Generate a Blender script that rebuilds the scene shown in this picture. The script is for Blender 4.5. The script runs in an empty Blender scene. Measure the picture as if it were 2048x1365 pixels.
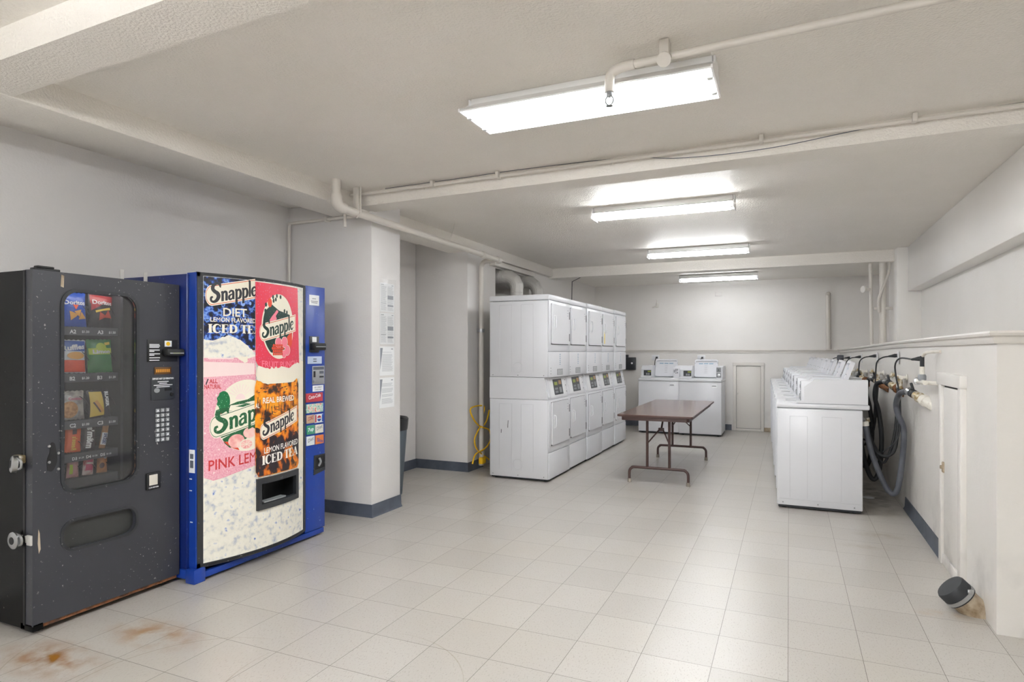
import bpy, bmesh, math, random
from mathutils import Vector, Matrix
from mathutils.geometry import tessellate_polygon
random.seed(7)
SC = bpy.context.scene
COL = SC.collection
PI = math.pi

# ------------------------------------------------------------------ camera, world, exposure
YAW = math.atan(554 / 1251.0)
cd = bpy.data.cameras.new('camera')
cd.sensor_width = 36.0
cd.lens = 36.0 * 1251 / 2048
cd.shift_y = (704 - 682.5) / 2048
cd.clip_start = 0.05
cam = bpy.data.objects.new('camera', cd)
COL.objects.link(cam)
cam.location = (0, 0, 1.39)
cam.rotation_euler = (PI / 2, 0, YAW)
SC.camera = cam
w = bpy.data.worlds.new('world')
SC.world = w
w.use_nodes = True
w.node_tree.nodes['Background'].inputs[0].default_value = (0.8, 0.82, 0.85, 1)
w.node_tree.nodes['Background'].inputs[1].default_value = 0.3
SC.view_settings.view_transform = 'Standard'
SC.view_settings.look = 'None'
SC.view_settings.gamma = 1
SC.view_settings.exposure = 2.05
TUBE = 26.0           # strength of the fluorescent tubes
SC.cycles.max_bounces = 12
SC.cycles.diffuse_bounces = 8
SC.cycles.sample_clamp_indirect = 6

# ------------------------------------------------------------------ materials
def lin(h):
    if isinstance(h, str):
        h = h.lstrip('#')
        c = [int(h[i:i + 2], 16) / 255 for i in (0, 2, 4)]
    else:
        c = [x / 255 for x in h]
    return tuple((x / 12.92 if x <= .04045 else ((x + .055) / 1.055) ** 2.4) for x in c) + (1,)

MATS = {}
def mat(name, col, rough=.5, metal=0., spec=.5, emit=0., coat=0., bump=None, vary=None):
    """bump=(scale,strength,dist) ; vary=(scale, colour2, lo, hi)"""
    m = bpy.data.materials.new(name)
    m.use_nodes = True
    nt = m.node_tree
    p = nt.nodes['Principled BSDF']
    c = lin(col)
    p.inputs['Base Color'].default_value = c
    p.inputs['Roughness'].default_value = rough
    p.inputs['Metallic'].default_value = metal
    p.inputs['Specular IOR Level'].default_value = spec
    p.inputs['Coat Weight'].default_value = coat
    if emit:
        p.inputs['Emission Color'].default_value = c
        p.inputs['Emission Strength'].default_value = emit
    tc = nt.nodes.new('ShaderNodeTexCoord')
    if vary:
        n = nt.nodes.new('ShaderNodeTexNoise')
        n.inputs['Scale'].default_value = vary[0]
        n.inputs['Detail'].default_value = 6
        nt.links.new(tc.outputs['Object'], n.inputs['Vector'])
        r = nt.nodes.new('ShaderNodeValToRGB')
        r.color_ramp.elements[0].position = vary[2]
        r.color_ramp.elements[1].position = vary[3]
        r.color_ramp.elements[0].color = c
        r.color_ramp.elements[1].color = lin(vary[1])
        nt.links.new(n.outputs['Fac'], r.inputs['Fac'])
        nt.links.new(r.outputs['Color'], p.inputs['Base Color'])
    if bump:
        n2 = nt.nodes.new('ShaderNodeTexNoise')
        n2.inputs['Scale'].default_value = bump[0]
        n2.inputs['Detail'].default_value = 4
        nt.links.new(tc.outputs['Object'], n2.inputs['Vector'])
        b = nt.nodes.new('ShaderNodeBump')
        b.inputs['Strength'].default_value = bump[1]
        b.inputs['Distance'].default_value = bump[2]
        nt.links.new(n2.outputs['Fac'], b.inputs['Height'])
        nt.links.new(b.outputs['Normal'], p.inputs['Normal'])
    MATS[name] = m
    return m

def nd(nt, t, **kw):
    n = nt.nodes.new(t)
    for k, v in kw.items():
        if hasattr(n, k):
            setattr(n, k, v)
        else:
            n.inputs[k].default_value = v
    return n

def paint(name, col, col2, rough, coarse=9., cs=.25, fine=90., fs=.25, dirt=None):
    """old wall paint: large soft trowel waves, fine roller stipple, faint tonal patches"""
    m = mat(name, col, rough)
    nt = m.node_tree; L = nt.links
    p = nt.nodes['Principled BSDF']
    tc = nd(nt, 'ShaderNodeTexCoord')
    a = nd(nt, 'ShaderNodeTexNoise'); a.inputs['Scale'].default_value = coarse; a.inputs['Detail'].default_value = 3
    b = nd(nt, 'ShaderNodeTexNoise'); b.inputs['Scale'].default_value = fine; b.inputs['Detail'].default_value = 2
    d = nd(nt, 'ShaderNodeTexNoise'); d.inputs['Scale'].default_value = 1.3; d.inputs['Detail'].default_value = 5
    for n in (a, b, d):
        L.new(tc.outputs['Object'], n.inputs['Vector'])
    r = nd(nt, 'ShaderNodeValToRGB')
    r.color_ramp.elements[0].position = .38; r.color_ramp.elements[1].position = .66
    r.color_ramp.elements[0].color = lin(col); r.color_ramp.elements[1].color = lin(col2)
    L.new(d.outputs['Fac'], r.inputs['Fac'])
    out = r.outputs['Color']
    if dirt:
        # scuffed, stained band near the floor with a ragged shape of its own
        sx = nd(nt, 'ShaderNodeSeparateXYZ'); L.new(tc.outputs['Object'], sx.inputs[0])
        n3 = nd(nt, 'ShaderNodeTexNoise'); n3.inputs['Scale'].default_value = 5; n3.inputs['Detail'].default_value = 8
        L.new(tc.outputs['Object'], n3.inputs['Vector'])
        m1 = nd(nt, 'ShaderNodeMapRange'); m1.inputs['From Min'].default_value = .45; m1.inputs['From Max'].default_value = .0
        L.new(sx.outputs['Z'], m1.inputs['Value'])
        m2 = nd(nt, 'ShaderNodeMapRange'); m2.inputs['From Min'].default_value = .5; m2.inputs['From Max'].default_value = .75; m2.inputs['To Max'].default_value = .6
        L.new(n3.outputs['Fac'], m2.inputs['Value'])
        mu = nd(nt, 'ShaderNodeMath', operation='MULTIPLY'); L.new(m1.outputs[0], mu.inputs[0]); L.new(m2.outputs[0], mu.inputs[1])
        mx = nd(nt, 'ShaderNodeMix', data_type='RGBA'); L.new(mu.outputs[0], mx.inputs['Factor'])
        L.new(out, mx.inputs[6]); mx.inputs[7].default_value = lin(dirt)
        out = mx.outputs[2]
    L.new(out, p.inputs['Base Color'])
    b1 = nd(nt, 'ShaderNodeBump'); b1.inputs['Strength'].default_value = cs; b1.inputs['Distance'].default_value = .02
    b2 = nd(nt, 'ShaderNodeBump'); b2.inputs['Strength'].default_value = fs; b2.inputs['Distance'].default_value = .006
    L.new(a.outputs['Fac'], b1.inputs['Height']); L.new(b.outputs['Fac'], b2.inputs['Height'])
    L.new(b1.outputs['Normal'], b2.inputs['Normal']); L.new(b2.outputs['Normal'], p.inputs['Normal'])
    return m

M_CEIL = paint('ceiling_paint', '#e7e3dc', '#ebe7e1', .48, 5, .18, 85, 1.0)
M_CEIL.node_tree.nodes['Principled BSDF'].inputs['Specular IOR Level'].default_value = .14
M_WALL = paint('wall_paint', '#dad7d3', '#dedbd8', .45, 6, .12, 70, .2, dirt='#8d8880')
M_WALLG = paint('wall_paint_grey', '#dbd9d8', '#dfdddc', .42, 6, .12, 70, .2)
M_WALLR = paint('wall_paint_lit', '#e6e4e0', '#eae8e5', .42, 6, .12, 70, .2)  # wall paint lightened for the right side, standing in for brighter light there
M_LOW = paint('low_wall_paint', '#dbd8d3', '#e0ddd9', .4, 7, .12, 80, .15, dirt='#77736e')
M_TRIM = mat('trim_paint', '#d6d2cc', .35, bump=(40, .1, .004))
M_PIPE = mat('painted_pipe', '#d2cdc6', .35, bump=(60, .1, .004))
M_WHITE = mat('white_enamel', '#d6d7db', .28, bump=(25, .02, .002))
M_WHITE2 = mat('white_plastic', '#dfe0e2', .4)
M_GREY = mat('panel_grey', '#8a8d90', .5)
M_SEAM = mat('dark_seam', '#2d2f33', .7)
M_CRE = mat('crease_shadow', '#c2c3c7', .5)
M_DKP = mat('control_black', '#33363a', .35)
M_LED = mat('display_green', '#8d9a3c', .4)
M_STEEL = mat('steel', '#b9bbbd', .28, 1.0)
M_GALV = mat('galvanised_duct', '#c4c2be', .45, .25, bump=(20, .15, .01))
M_BRASS = mat('weathered_brass', '#a4916c', .45, .6, vary=(30, '#d7d3c8', .45, .6))
M_RUST = mat('rusty_cap', '#8a5a35', .7, vary=(40, '#4b3323', .4, .65))
M_RUB = mat('black_rubber', '#26282b', .55)
M_HOSE = mat('grey_hose', '#43464e', .38, vary=(8, '#5b5e66', .4, .7))
M_YEL = mat('yellow_hose', '#f7c61c', .4)
M_TABLE = mat('walnut_laminate', '#6b4b3f', .16, vary=(14, '#553a31', .35, .7))
M_BROWN = mat('brown_steel', '#4a332f', .42)
M_RUBF = mat('tan_foot', '#8b8378', .7)
M_BASE = mat('cove_base', '#454b56', .45, vary=(9, '#545a66', .4, .7), bump=(30, .1, .004))
M_CAN = mat('grey_bin', '#59636d', .5)
M_BAG = mat('bin_liner', '#1d1f22', .3)
M_PAPER = mat('paper', '#eceef0', .6)
M_INK = mat('print_ink', '#8b8f98', .7)
M_INKD = mat('print_ink_dark', '#5d626c', .7)
M_BLK = mat('plain_black', '#131416', .5)
M_PVC = mat('white_fitting', '#dcd8cf', .4, vary=(20, '#b3aa9b', .55, .75))
M_CONC = mat('rough_stub', '#b3a48f', .8, vary=(16, '#7d6a50', .45, .7), bump=(30, .5, .01))

def tube_mat(k=1.0):
    m = bpy.data.materials.new('lit_tube'); m.use_nodes = True
    p = m.node_tree.nodes['Principled BSDF']
    p.inputs['Base Color'].default_value = (1, 1, 1, 1)
    p.inputs['Emission Color'].default_value = (.955, .98, 1.0, 1)
    p.inputs['Emission Strength'].default_value = TUBE * k
    return m
M_REFL = mat('fixture_white', '#f0f0f0', .35)

def floor_mat():
    m = mat('vinyl_tile', '#d8d3ca', .3)
    nt = m.node_tree; L = nt.links
    p = nt.nodes['Principled BSDF']
    tc = nd(nt, 'ShaderNodeTexCoord')
    mp = nd(nt, 'ShaderNodeMapping')
    mp.inputs['Location'].default_value = (1.24 / .309 + 40, -2.875 / .335 + 40, 0)
    mp.inputs['Scale'].default_value = (1 / .309, 1 / .335, 1)
    L.new(tc.outputs['Object'], mp.inputs['Vector'])
    fr = nd(nt, 'ShaderNodeVectorMath', operation='FRACTION'); L.new(mp.outputs[0], fr.inputs[0])
    fl = nd(nt, 'ShaderNodeVectorMath', operation='FLOOR'); L.new(mp.outputs[0], fl.inputs[0])
    wn = nd(nt, 'ShaderNodeTexWhiteNoise', noise_dimensions='2D'); L.new(fl.outputs[0], wn.inputs['Vector'])
    # joints
    sx = nd(nt, 'ShaderNodeSeparateXYZ'); L.new(fr.outputs[0], sx.inputs[0])
    dist = []
    for ax in ('X', 'Y'):
        s = nd(nt, 'ShaderNodeMath', operation='SUBTRACT'); L.new(sx.outputs[ax], s.inputs[0]); s.inputs[1].default_value = .5
        ab = nd(nt, 'ShaderNodeMath', operation='ABSOLUTE'); L.new(s.outputs[0], ab.inputs[0])
        dist.append(ab)
    mxm = nd(nt, 'ShaderNodeMath', operation='MAXIMUM'); L.new(dist[0].outputs[0], mxm.inputs[0]); L.new(dist[1].outputs[0], mxm.inputs[1])
    gt = nd(nt, 'ShaderNodeMapRange'); gt.inputs['From Min'].default_value = .4945; gt.inputs['From Max'].default_value = .4982
    L.new(mxm.outputs[0], gt.inputs['Value'])
    # base tone per tile
    r = nd(nt, 'ShaderNodeValToRGB')
    r.color_ramp.elements[0].color = lin('#b0aca6'); r.color_ramp.elements[1].color = lin('#b8b4ae')
    L.new(wn.outputs['Value'], r.inputs['Fac'])
    # flecks
    n1 = nd(nt, 'ShaderNodeTexNoise'); n1.inputs['Scale'].default_value = 95; n1.inputs['Detail'].default_value = 3
    mp2 = nd(nt, 'ShaderNodeMapping'); mp2.inputs['Scale'].default_value = (1.6, .7, 1); mp2.inputs['Rotation'].default_value = (0, 0, .7)
    L.new(tc.outputs['Object'], mp2.inputs['Vector']); L.new(mp2.outputs[0], n1.inputs['Vector'])
    f1 = nd(nt, 'ShaderNodeMapRange'); f1.inputs['From Min'].default_value = .57; f1.inputs['From Max'].default_value = .68
    L.new(n1.outputs['Fac'], f1.inputs['Value'])
    f1m = nd(nt, 'ShaderNodeMath', operation='MULTIPLY'); L.new(f1.outputs[0], f1m.inputs[0]); f1m.inputs[1].default_value = .55
    x1 = nd(nt, 'ShaderNodeMix', data_type='RGBA'); L.new(f1m.outputs[0], x1.inputs['Factor']); L.new(r.outputs['Color'], x1.inputs[6]); x1.inputs[7].default_value = lin('#8d867b')
    # broad yellowing
    n2 = nd(nt, 'ShaderNodeTexNoise'); n2.inputs['Scale'].default_value = .9; n2.inputs['Detail'].default_value = 5
    L.new(tc.outputs['Object'], n2.inputs['Vector'])
    f2 = nd(nt, 'ShaderNodeMapRange'); f2.inputs['From Min'].default_value = .5; f2.inputs['From Max'].default_value = .8; f2.inputs['To Max'].default_value = .55
    L.new(n2.outputs['Fac'], f2.inputs['Value'])
    x2 = nd(nt, 'ShaderNodeMix', data_type='RGBA'); L.new(f2.outputs[0], x2.inputs['Factor']); L.new(x1.outputs[2], x2.inputs[6]); x2.inputs[7].default_value = lin('#b1aa9c')
    x3 = nd(nt, 'ShaderNodeMix', data_type='RGBA'); L.new(gt.outputs[0], x3.inputs['Factor']); L.new(x2.outputs[2], x3.inputs[6]); x3.inputs[7].default_value = lin('#5a5349')
    cur = x3.outputs[2]
    # stains with their own shapes: (x, y, rx, ry, colour, amount)
    for (cx, cy, rx, ry, colr, amt) in ((-3.05, 1.74, .36, .17, '#8a5a12', 1.0), (-2.85, 2.1, .35, .16, '#94682a', .8),
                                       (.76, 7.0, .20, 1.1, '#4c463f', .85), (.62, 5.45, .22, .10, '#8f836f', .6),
                                       (.50, 5.1, .22, .08, '#8f836f', .5), (.74, 3.95, .16, .07, '#a98a58', .5),
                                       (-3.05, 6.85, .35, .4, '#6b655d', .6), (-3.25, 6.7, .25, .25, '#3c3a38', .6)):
        mpS = nd(nt, 'ShaderNodeMapping')
        mpS.inputs['Location'].default_value = (-cx / rx, -cy / ry, 0); mpS.inputs['Scale'].default_value = (1 / rx, 1 / ry, 1)
        L.new(tc.outputs['Object'], mpS.inputs['Vector'])
        ln = nd(nt, 'ShaderNodeVectorMath', operation='LENGTH'); L.new(mpS.outputs[0], ln.inputs[0])
        ns = nd(nt, 'ShaderNodeTexNoise'); ns.inputs['Scale'].default_value = 9; ns.inputs['Detail'].default_value = 8
        L.new(tc.outputs['Object'], ns.inputs['Vector'])
        a1 = nd(nt, 'ShaderNodeMapRange'); a1.inputs['From Min'].default_value = 1.0; a1.inputs['From Max'].default_value = .2
        L.new(ln.outputs['Value'], a1.inputs['Value'])
        a2 = nd(nt, 'ShaderNodeMapRange'); a2.inputs['From Min'].default_value = .4; a2.inputs['From Max'].default_value = .62; a2.inputs['To Max'].default_value = amt
        L.new(ns.outputs['Fac'], a2.inputs['Value'])
        mu = nd(nt, 'ShaderNodeMath', operation='MULTIPLY'); L.new(a1.outputs[0], mu.inputs[0]); L.new(a2.outputs[0], mu.inputs[1])
        xx = nd(nt, 'ShaderNodeMix', data_type='RGBA'); L.new(mu.outputs[0], xx.inputs['Factor']); L.new(cur, xx.inputs[6]); xx.inputs[7].default_value = lin(colr)
        cur = xx.outputs[2]
    # scuff arcs
    for (cx, cy, rad) in ((-2.6, 2.1, .75), (-2.2, 1.75, .55), (-1.7, 2.1, .5)):
        mpS = nd(nt, 'ShaderNodeMapping'); mpS.inputs['Location'].default_value = (-cx, -cy, 0)
        L.new(tc.outputs['Object'], mpS.inputs['Vector'])
        ln = nd(nt, 'ShaderNodeVectorMath', operation='LENGTH'); L.new(mpS.outputs[0], ln.inputs[0])
        s = nd(nt, 'ShaderNodeMath', operation='SUBTRACT'); L.new(ln.outputs['Value'], s.inputs[0]); s.inputs[1].default_value = rad
        ab = nd(nt, 'ShaderNodeMath', operation='ABSOLUTE'); L.new(s.outputs[0], ab.inputs[0])
        a1 = nd(nt, 'ShaderNodeMapRange'); a1.inputs['From Min'].default_value = .004; a1.inputs['From Max'].default_value = .001
        L.new(ab.outputs[0], a1.inputs['Value'])
        a2 = nd(nt, 'ShaderNodeMapRange'); a2.inputs['From Min'].default_value = .48; a2.inputs['From Max'].default_value = .6; a2.inputs['To Max'].default_value = .6
        L.new(n2.outputs['Fac'], a2.inputs['Value'])
        mu = nd(nt, 'ShaderNodeMath', operation='MULTIPLY'); L.new(a1.outputs[0], mu.inputs[0]); L.new(a2.outputs[0], mu.inputs[1])
        xx = nd(nt, 'ShaderNodeMix', data_type='RGBA'); L.new(mu.outputs[0], xx.inputs['Factor']); L.new(cur, xx.inputs[6]); xx.inputs[7].default_value = lin('#8a7d68')
        cur = xx.outputs[2]
    L.new(cur, p.inputs['Base Color'])
    p.inputs['Roughness'].default_value = .28
    p.inputs['Specular IOR Level'].default_value = .4
    b = nd(nt, 'ShaderNodeBump'); b.inputs['Strength'].default_value = .12; b.inputs['Distance'].default_value = .004
    n4 = nd(nt, 'ShaderNodeTexNoise'); n4.inputs['Scale'].default_value = 14; L.new(tc.outputs['Object'], n4.inputs['Vector'])
    L.new(n4.outputs['Fac'], b.inputs['Height']); L.new(b.outputs['Normal'], p.inputs['Normal'])
    return m
M_FLOOR = floor_mat()

def glass_mat():
    m = bpy.data.materials.new('vending_glass'); m.use_nodes = True
    nt = m.node_tree; nt.nodes.clear(); L = nt.links
    o = nd(nt, 'ShaderNodeOutputMaterial'); mx = nd(nt, 'ShaderNodeMixShader')
    tr = nd(nt, 'ShaderNodeBsdfTransparent'); tr.inputs[0].default_value = (.97, .975, .98, 1)
    gl = nd(nt, 'ShaderNodeBsdfGlossy'); gl.inputs['Roughness'].default_value = .05
    df = nd(nt, 'ShaderNodeBsdfDiffuse'); df.inputs[0].default_value = (.6, .6, .62, 1)
    m2 = nd(nt, 'ShaderNodeMixShader'); m2.inputs[0].default_value = .03
    fr = nd(nt, 'ShaderNodeFresnel'); fr.inputs[0].default_value = 1.5
    L.new(tr.outputs[0], m2.inputs[1]); L.new(df.outputs[0], m2.inputs[2])
    L.new(fr.outputs[0], mx.inputs[0]); L.new(m2.outputs[0], mx.inputs[1]); L.new(gl.outputs[0], mx.inputs[2])
    L.new(mx.outputs[0], o.inputs[0])
    return m
M_GLASS = glass_mat()

def film_mat():
    m = bpy.data.materials.new('clear_sleeve'); m.use_nodes = True
    nt = m.node_tree; nt.nodes.clear(); L = nt.links
    o = nd(nt, 'ShaderNodeOutputMaterial'); mx = nd(nt, 'ShaderNodeMixShader'); mx.inputs[0].default_value = .12
    tr = nd(nt, 'ShaderNodeBsdfTransparent'); gl = nd(nt, 'ShaderNodeBsdfGlossy'); gl.inputs['Roughness'].default_value = .25
    L.new(tr.outputs[0], mx.inputs[1]); L.new(gl.outputs[0], mx.inputs[2]); L.new(mx.outputs[0], o.inputs[0])
    return m
M_FILM = film_mat()

def scuffed(name, col, speck, rough, lo=.69, scale=60.):
    """enamel with chips and scratches in a paler tone"""
    m = mat(name, col, rough, bump=(220, .06, .002))
    nt = m.node_tree; L = nt.links; p = nt.nodes['Principled BSDF']
    tc = nd(nt, 'ShaderNodeTexCoord')
    n = nd(nt, 'ShaderNodeTexNoise'); n.inputs['Scale'].default_value = scale; n.inputs['Detail'].default_value = 2
    L.new(tc.outputs['Object'], n.inputs['Vector'])
    n2 = nd(nt, 'ShaderNodeTexNoise'); n2.inputs['Scale'].default_value = 3; n2.inputs['Detail'].default_value = 4
    L.new(tc.outputs['Object'], n2.inputs['Vector'])
    a = nd(nt, 'ShaderNodeMapRange'); a.inputs['From Min'].default_value = lo; a.inputs['From Max'].default_value = lo + .05
    L.new(n.outputs['Fac'], a.inputs['Value'])
    b = nd(nt, 'ShaderNodeMapRange'); b.inputs['From Min'].default_value = .45; b.inputs['From Max'].default_value = .65; b.inputs['To Max'].default_value = .7
    L.new(n2.outputs['Fac'], b.inputs['Value'])
    mu = nd(nt, 'ShaderNodeMath', operation='MULTIPLY'); L.new(a.outputs[0], mu.inputs[0]); L.new(b.outputs[0], mu.inputs[1])
    x = nd(nt, 'ShaderNodeMix', data_type='RGBA'); L.new(mu.outputs[0], x.inputs['Factor'])
    x.inputs[6].default_value = lin(col); x.inputs[7].default_value = lin(speck)
    L.new(x.outputs[2], p.inputs['Base Color'])
    return m
M_VB = scuffed('charcoal_enamel', '#34353b', '#d0cec8', .38, .66)
M_VBS = scuffed('black_enamel', '#0b0c0d', '#77756f', .25)
M_VBS.node_tree.nodes['Principled BSDF'].inputs['Specular IOR Level'].default_value = .15
M_VIN = mat('cavity_dark', '#4a4b53', .6)
M_BLUE = scuffed('blue_enamel', '#133a94', '#8fa6d8', .33)
M_BLUED = scuffed('blue_enamel_deep', '#0b2163', '#7f95c8', .3)
M_FRAME = scuffed('frame_black', '#2b2d31', '#c9c9c6', .4, .66)

# ------------------------------------------------------------------ mesh builder
def rrect(x0, z0, x1, z1, r, n=6):
    pts = []
    for (cx, cz, a0) in ((x1 - r, z1 - r, 0), (x0 + r, z1 - r, 90), (x0 + r, z0 + r, 180), (x1 - r, z0 + r, 270)):
        for i in range(n + 1):
            a = math.radians(a0 + 90 * i / n)
            pts.append((cx + r * math.cos(a), cz + r * math.sin(a)))
    return pts

def ell(cx, cz, rx, rz, n=40, a0=0, a1=360):
    return [(cx + rx * math.cos(math.radians(a0 + (a1 - a0) * i / n)), cz + rz * math.sin(math.radians(a0 + (a1 - a0) * i / n))) for i in range(n + (0 if a1 - a0 == 360 else 1))]

def smooth_path(pts, k=6):
    P = [Vector(p) for p in pts]
    if len(P) < 3 or k < 2:
        return P
    out = []
    for i in range(len(P) - 1):
        p0 = P[max(i - 1, 0)]; p1 = P[i]; p2 = P[i + 1]; p3 = P[min(i + 2, len(P) - 1)]
        for j in range(k):
            t = j / k
            out.append(.5 * ((2 * p1) + (-p0 + p2) * t + (2 * p0 - 5 * p1 + 4 * p2 - p3) * t * t + (-p0 + 3 * p1 - 3 * p2 + p3) * t ** 3))
    out.append(P[-1])
    return out

TXT = {}
def raw_text(s, bold):
    c = bpy.data.curves.new('t', 'FONT'); c.body = s; c.offset = bold; c.resolution_u = 2
    o = bpy.data.objects.new('t', c)
    me = bpy.data.meshes.new_from_object(o)
    v = [(x.co.x, x.co.y) for x in me.vertices]
    f = [tuple(p.vertices) for p in me.polygons]
    bpy.data.objects.remove(o); bpy.data.curves.remove(c); bpy.data.meshes.remove(me)
    return v, f
def text_geo(s, bold=0.):
    """outline letters, set one by one; the capital M is filled from its own contour"""
    k = (s, bold)
    if k not in TXT:
        if 'M' not in s:
            TXT[k] = raw_text(s, bold)
        else:
            iw = max(p[0] for p in raw_text('I', bold)[0])
            V = []; F = []
            for i, ch in enumerate(s):
                if ch == ' ':
                    continue
                off = max(p[0] for p in raw_text(s[:i] + 'I', bold)[0]) - iw
                v, f = raw_text(ch, 0 if ch == 'M' else bold)
                if ch == 'M':
                    f = [tuple(t) for t in tessellate_polygon([[Vector((x, y, 0)) for x, y in v]])]
                n = len(V)
                V += [(x + off, y) for x, y in v]; F += [tuple(n + j for j in t) for t in f]
            TXT[k] = (V, F)
    return TXT[k]

class MB:
    def __init__(s):
        s.v = []; s.f = []; s.mi = []; s.cur = 0
    def m(s, i):
        s.cur = i; return s
    def add(s, vs, fs):
        b = len(s.v)
        s.v += [tuple(x) for x in vs]
        for f in fs:
            s.f.append(tuple(b + i for i in f)); s.mi.append(s.cur)
        return s
    def box(s, x0, y0, z0, x1, y1, z1, bev=0, seg=2):
        x0, x1 = min(x0, x1), max(x0, x1); y0, y1 = min(y0, y1), max(y0, y1); z0, z1 = min(z0, z1), max(z0, z1)
        if not bev:
            vs = [(x, y, z) for x in (x0, x1) for y in (y0, y1) for z in (z0, z1)]
            return s.add(vs, [(0, 1, 3, 2), (4, 6, 7, 5), (0, 4, 5, 1), (2, 3, 7, 6), (0, 2, 6, 4), (1, 5, 7, 3)])
        bm = bmesh.new(); bmesh.ops.create_cube(bm, size=1)
        for q in bm.verts:
            q.co = Vector(((x0 + x1) / 2 + q.co.x * (x1 - x0), (y0 + y1) / 2 + q.co.y * (y1 - y0), (z0 + z1) / 2 + q.co.z * (z1 - z0)))
        bev = min(bev, .45 * min(x1 - x0, y1 - y0, z1 - z0))
        bmesh.ops.bevel(bm, geom=list(bm.edges), offset=bev, segments=seg, affect='EDGES', profile=.5)
        bm.verts.index_update()
        s.add([q.co[:] for q in bm.verts], [[q.index for q in f.verts] for f in bm.faces]); bm.free()
        return s
    def cyl(s, p, q, r, r2=None, n=16, caps=True):
        return s.tube([p, q], r, n, 1, caps, r2)
    def tube(s, pts, r, n=10, k=6, caps=True, r2=None):
        P = smooth_path(pts, k); N = len(P)
        t0 = (P[1] - P[0]).normalized()
        up = Vector((0, 0, 1)) if abs(t0.z) < .9 else Vector((1, 0, 0))
        nx = t0.cross(up).normalized()
        vs = []
        for i, p in enumerate(P):
            t = (P[min(i + 1, N - 1)] - P[max(i - 1, 0)]).normalized()
            nx = (nx - t * nx.dot(t)).normalized(); ny = t.cross(nx)
            rr = r if r2 is None else r + (r2 - r) * i / (N - 1)
            for j in range(n):
                a = 2 * PI * j / n
                vs.append(p + nx * rr * math.cos(a) + ny * rr * math.sin(a))
        fs = [(i * n + j, i * n + (j + 1) % n, (i + 1) * n + (j + 1) % n, (i + 1) * n + j) for i in range(N - 1) for j in range(n)]
        if caps:
            fs += [tuple(range(n))[::-1], tuple(range((N - 1) * n, N * n))]
        return s.add(vs, fs)
    def rev(s, prof, org=(0, 0, 0), axis=(0, 0, 1), n=24):
        """surface of revolution; prof = [(radius, height)]"""
        ax = Vector(axis).normalized(); up = Vector((1, 0, 0)) if abs(ax.x) < .9 else Vector((0, 1, 0))
        e1 = ax.cross(up).normalized(); e2 = ax.cross(e1); o = Vector(org); vs = []
        for (r, h) in prof:
            for j in range(n):
                a = 2 * PI * j / n
                vs.append(o + ax * h + e1 * r * math.cos(a) + e2 * r * math.sin(a))
        K = len(prof)
        fs = [(i * n + j, i * n + (j + 1) % n, (i + 1) * n + (j + 1) % n, (i + 1) * n + j) for i in range(K - 1) for j in range(n)]
        fs += [tuple(range(n)), tuple(range((K - 1) * n, K * n))]
        return s.add(vs, fs)
    def prism(s, poly, f, h0, h1, holes=()):
        """poly in 2D, f(a,b,h)->3D, extruded h0..h1, optional holes"""
        loops = [list(poly)] + [list(h) for h in holes]
        flat = [p for l in loops for p in l]
        tri = tessellate_polygon([[Vector((a, b, 0)) for a, b in l] for l in loops])
        n = len(flat)
        vs = [f(a, b, h0) for a, b in flat] + [f(a, b, h1) for a, b in flat]
        fs = [tuple(t) for t in tri] + [tuple(i + n for i in t[::-1]) for t in tri]
        b = 0
        for l in loops:
            k = len(l)
            fs += [(b + i, b + (i + 1) % k, n + b + (i + 1) % k, n + b + i) for i in range(k)]
            b += k
        return s.add(vs, fs)
    def flat(s, poly, f):
        tri = tessellate_polygon([[Vector((a, b, 0)) for a, b in poly]])
        return s.add([f(a, b) for a, b in poly], [tuple(t) for t in tri])
    def text(s, body, f, x, z, h, width=None, bold=.012, slope=0., cx=False, curve=0.):
        """text with cap height h starting at (x,z); slope rises to the right"""
        v, fc = text_geo(body, bold)
        if not v:
            return s
        x0 = min(p[0] for p in v); x1 = max(p[0] for p in v)
        sc = h / .69
        sx = sc if width is None else width / (x1 - x0)
        W = (x1 - x0) * sx
        ox = x - W / 2 if cx else x
        vs = []
        for (a, b) in v:
            px = (a - x0) * sx
            vs.append(f(ox + px, z + b * sc + slope * px - curve * (2 * px / W - 1) ** 2))
        return s.add(vs, fc)
    def stroke(s, pts, wd, f, k=6):
        """ribbon of width wd along a smooth 2D path"""
        P = smooth_path([(a, b, 0) for a, b in pts], k)
        ws = wd if isinstance(wd, (list, tuple)) else None
        vs = []
        N = len(P)
        for i, p in enumerate(P):
            t = (P[min(i + 1, N - 1)] - P[max(i - 1, 0)]).normalized(); n = Vector((-t.y, t.x, 0))
            if ws:
                u = i / (N - 1) * (len(ws) - 1); j = min(int(u), len(ws) - 2); hw = (ws[j] + (ws[j + 1] - ws[j]) * (u - j)) / 2
            else:
                hw = wd / 2
            a = p + n * hw; b = p - n * hw
            vs += [f(a.x, a.y), f(b.x, b.y)]
        return s.add(vs, [(2 * i, 2 * i + 1, 2 * i + 3, 2 * i + 2) for i in range(N - 1)])
    def sweep(s, path, prof):
        """moulding: path [(x,y,z)], profile [(out,dz)] offset to the left of travel"""
        P = [Vector(p) for p in path]; N = len(P); K = len(prof); vs = []
        for i, p in enumerate(P):
            d1 = (P[i] - P[i - 1]) if i else (P[1] - P[0]); d2 = (P[i + 1] - P[i]) if i < N - 1 else d1
            n1 = Vector((-d1.y, d1.x, 0)).normalized(); n2 = Vector((-d2.y, d2.x, 0)).normalized()
            n = (n1 + n2); n = n / max(.3, n.dot(n1))
            for (o, dz) in prof:
                vs.append(p + n * o + Vector((0, 0, dz)))
        fs = [(i * K + j, i * K + (j + 1) % K, (i + 1) * K + (j + 1) % K, (i + 1) * K + j) for i in range(N - 1) for j in range(K)]
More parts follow.
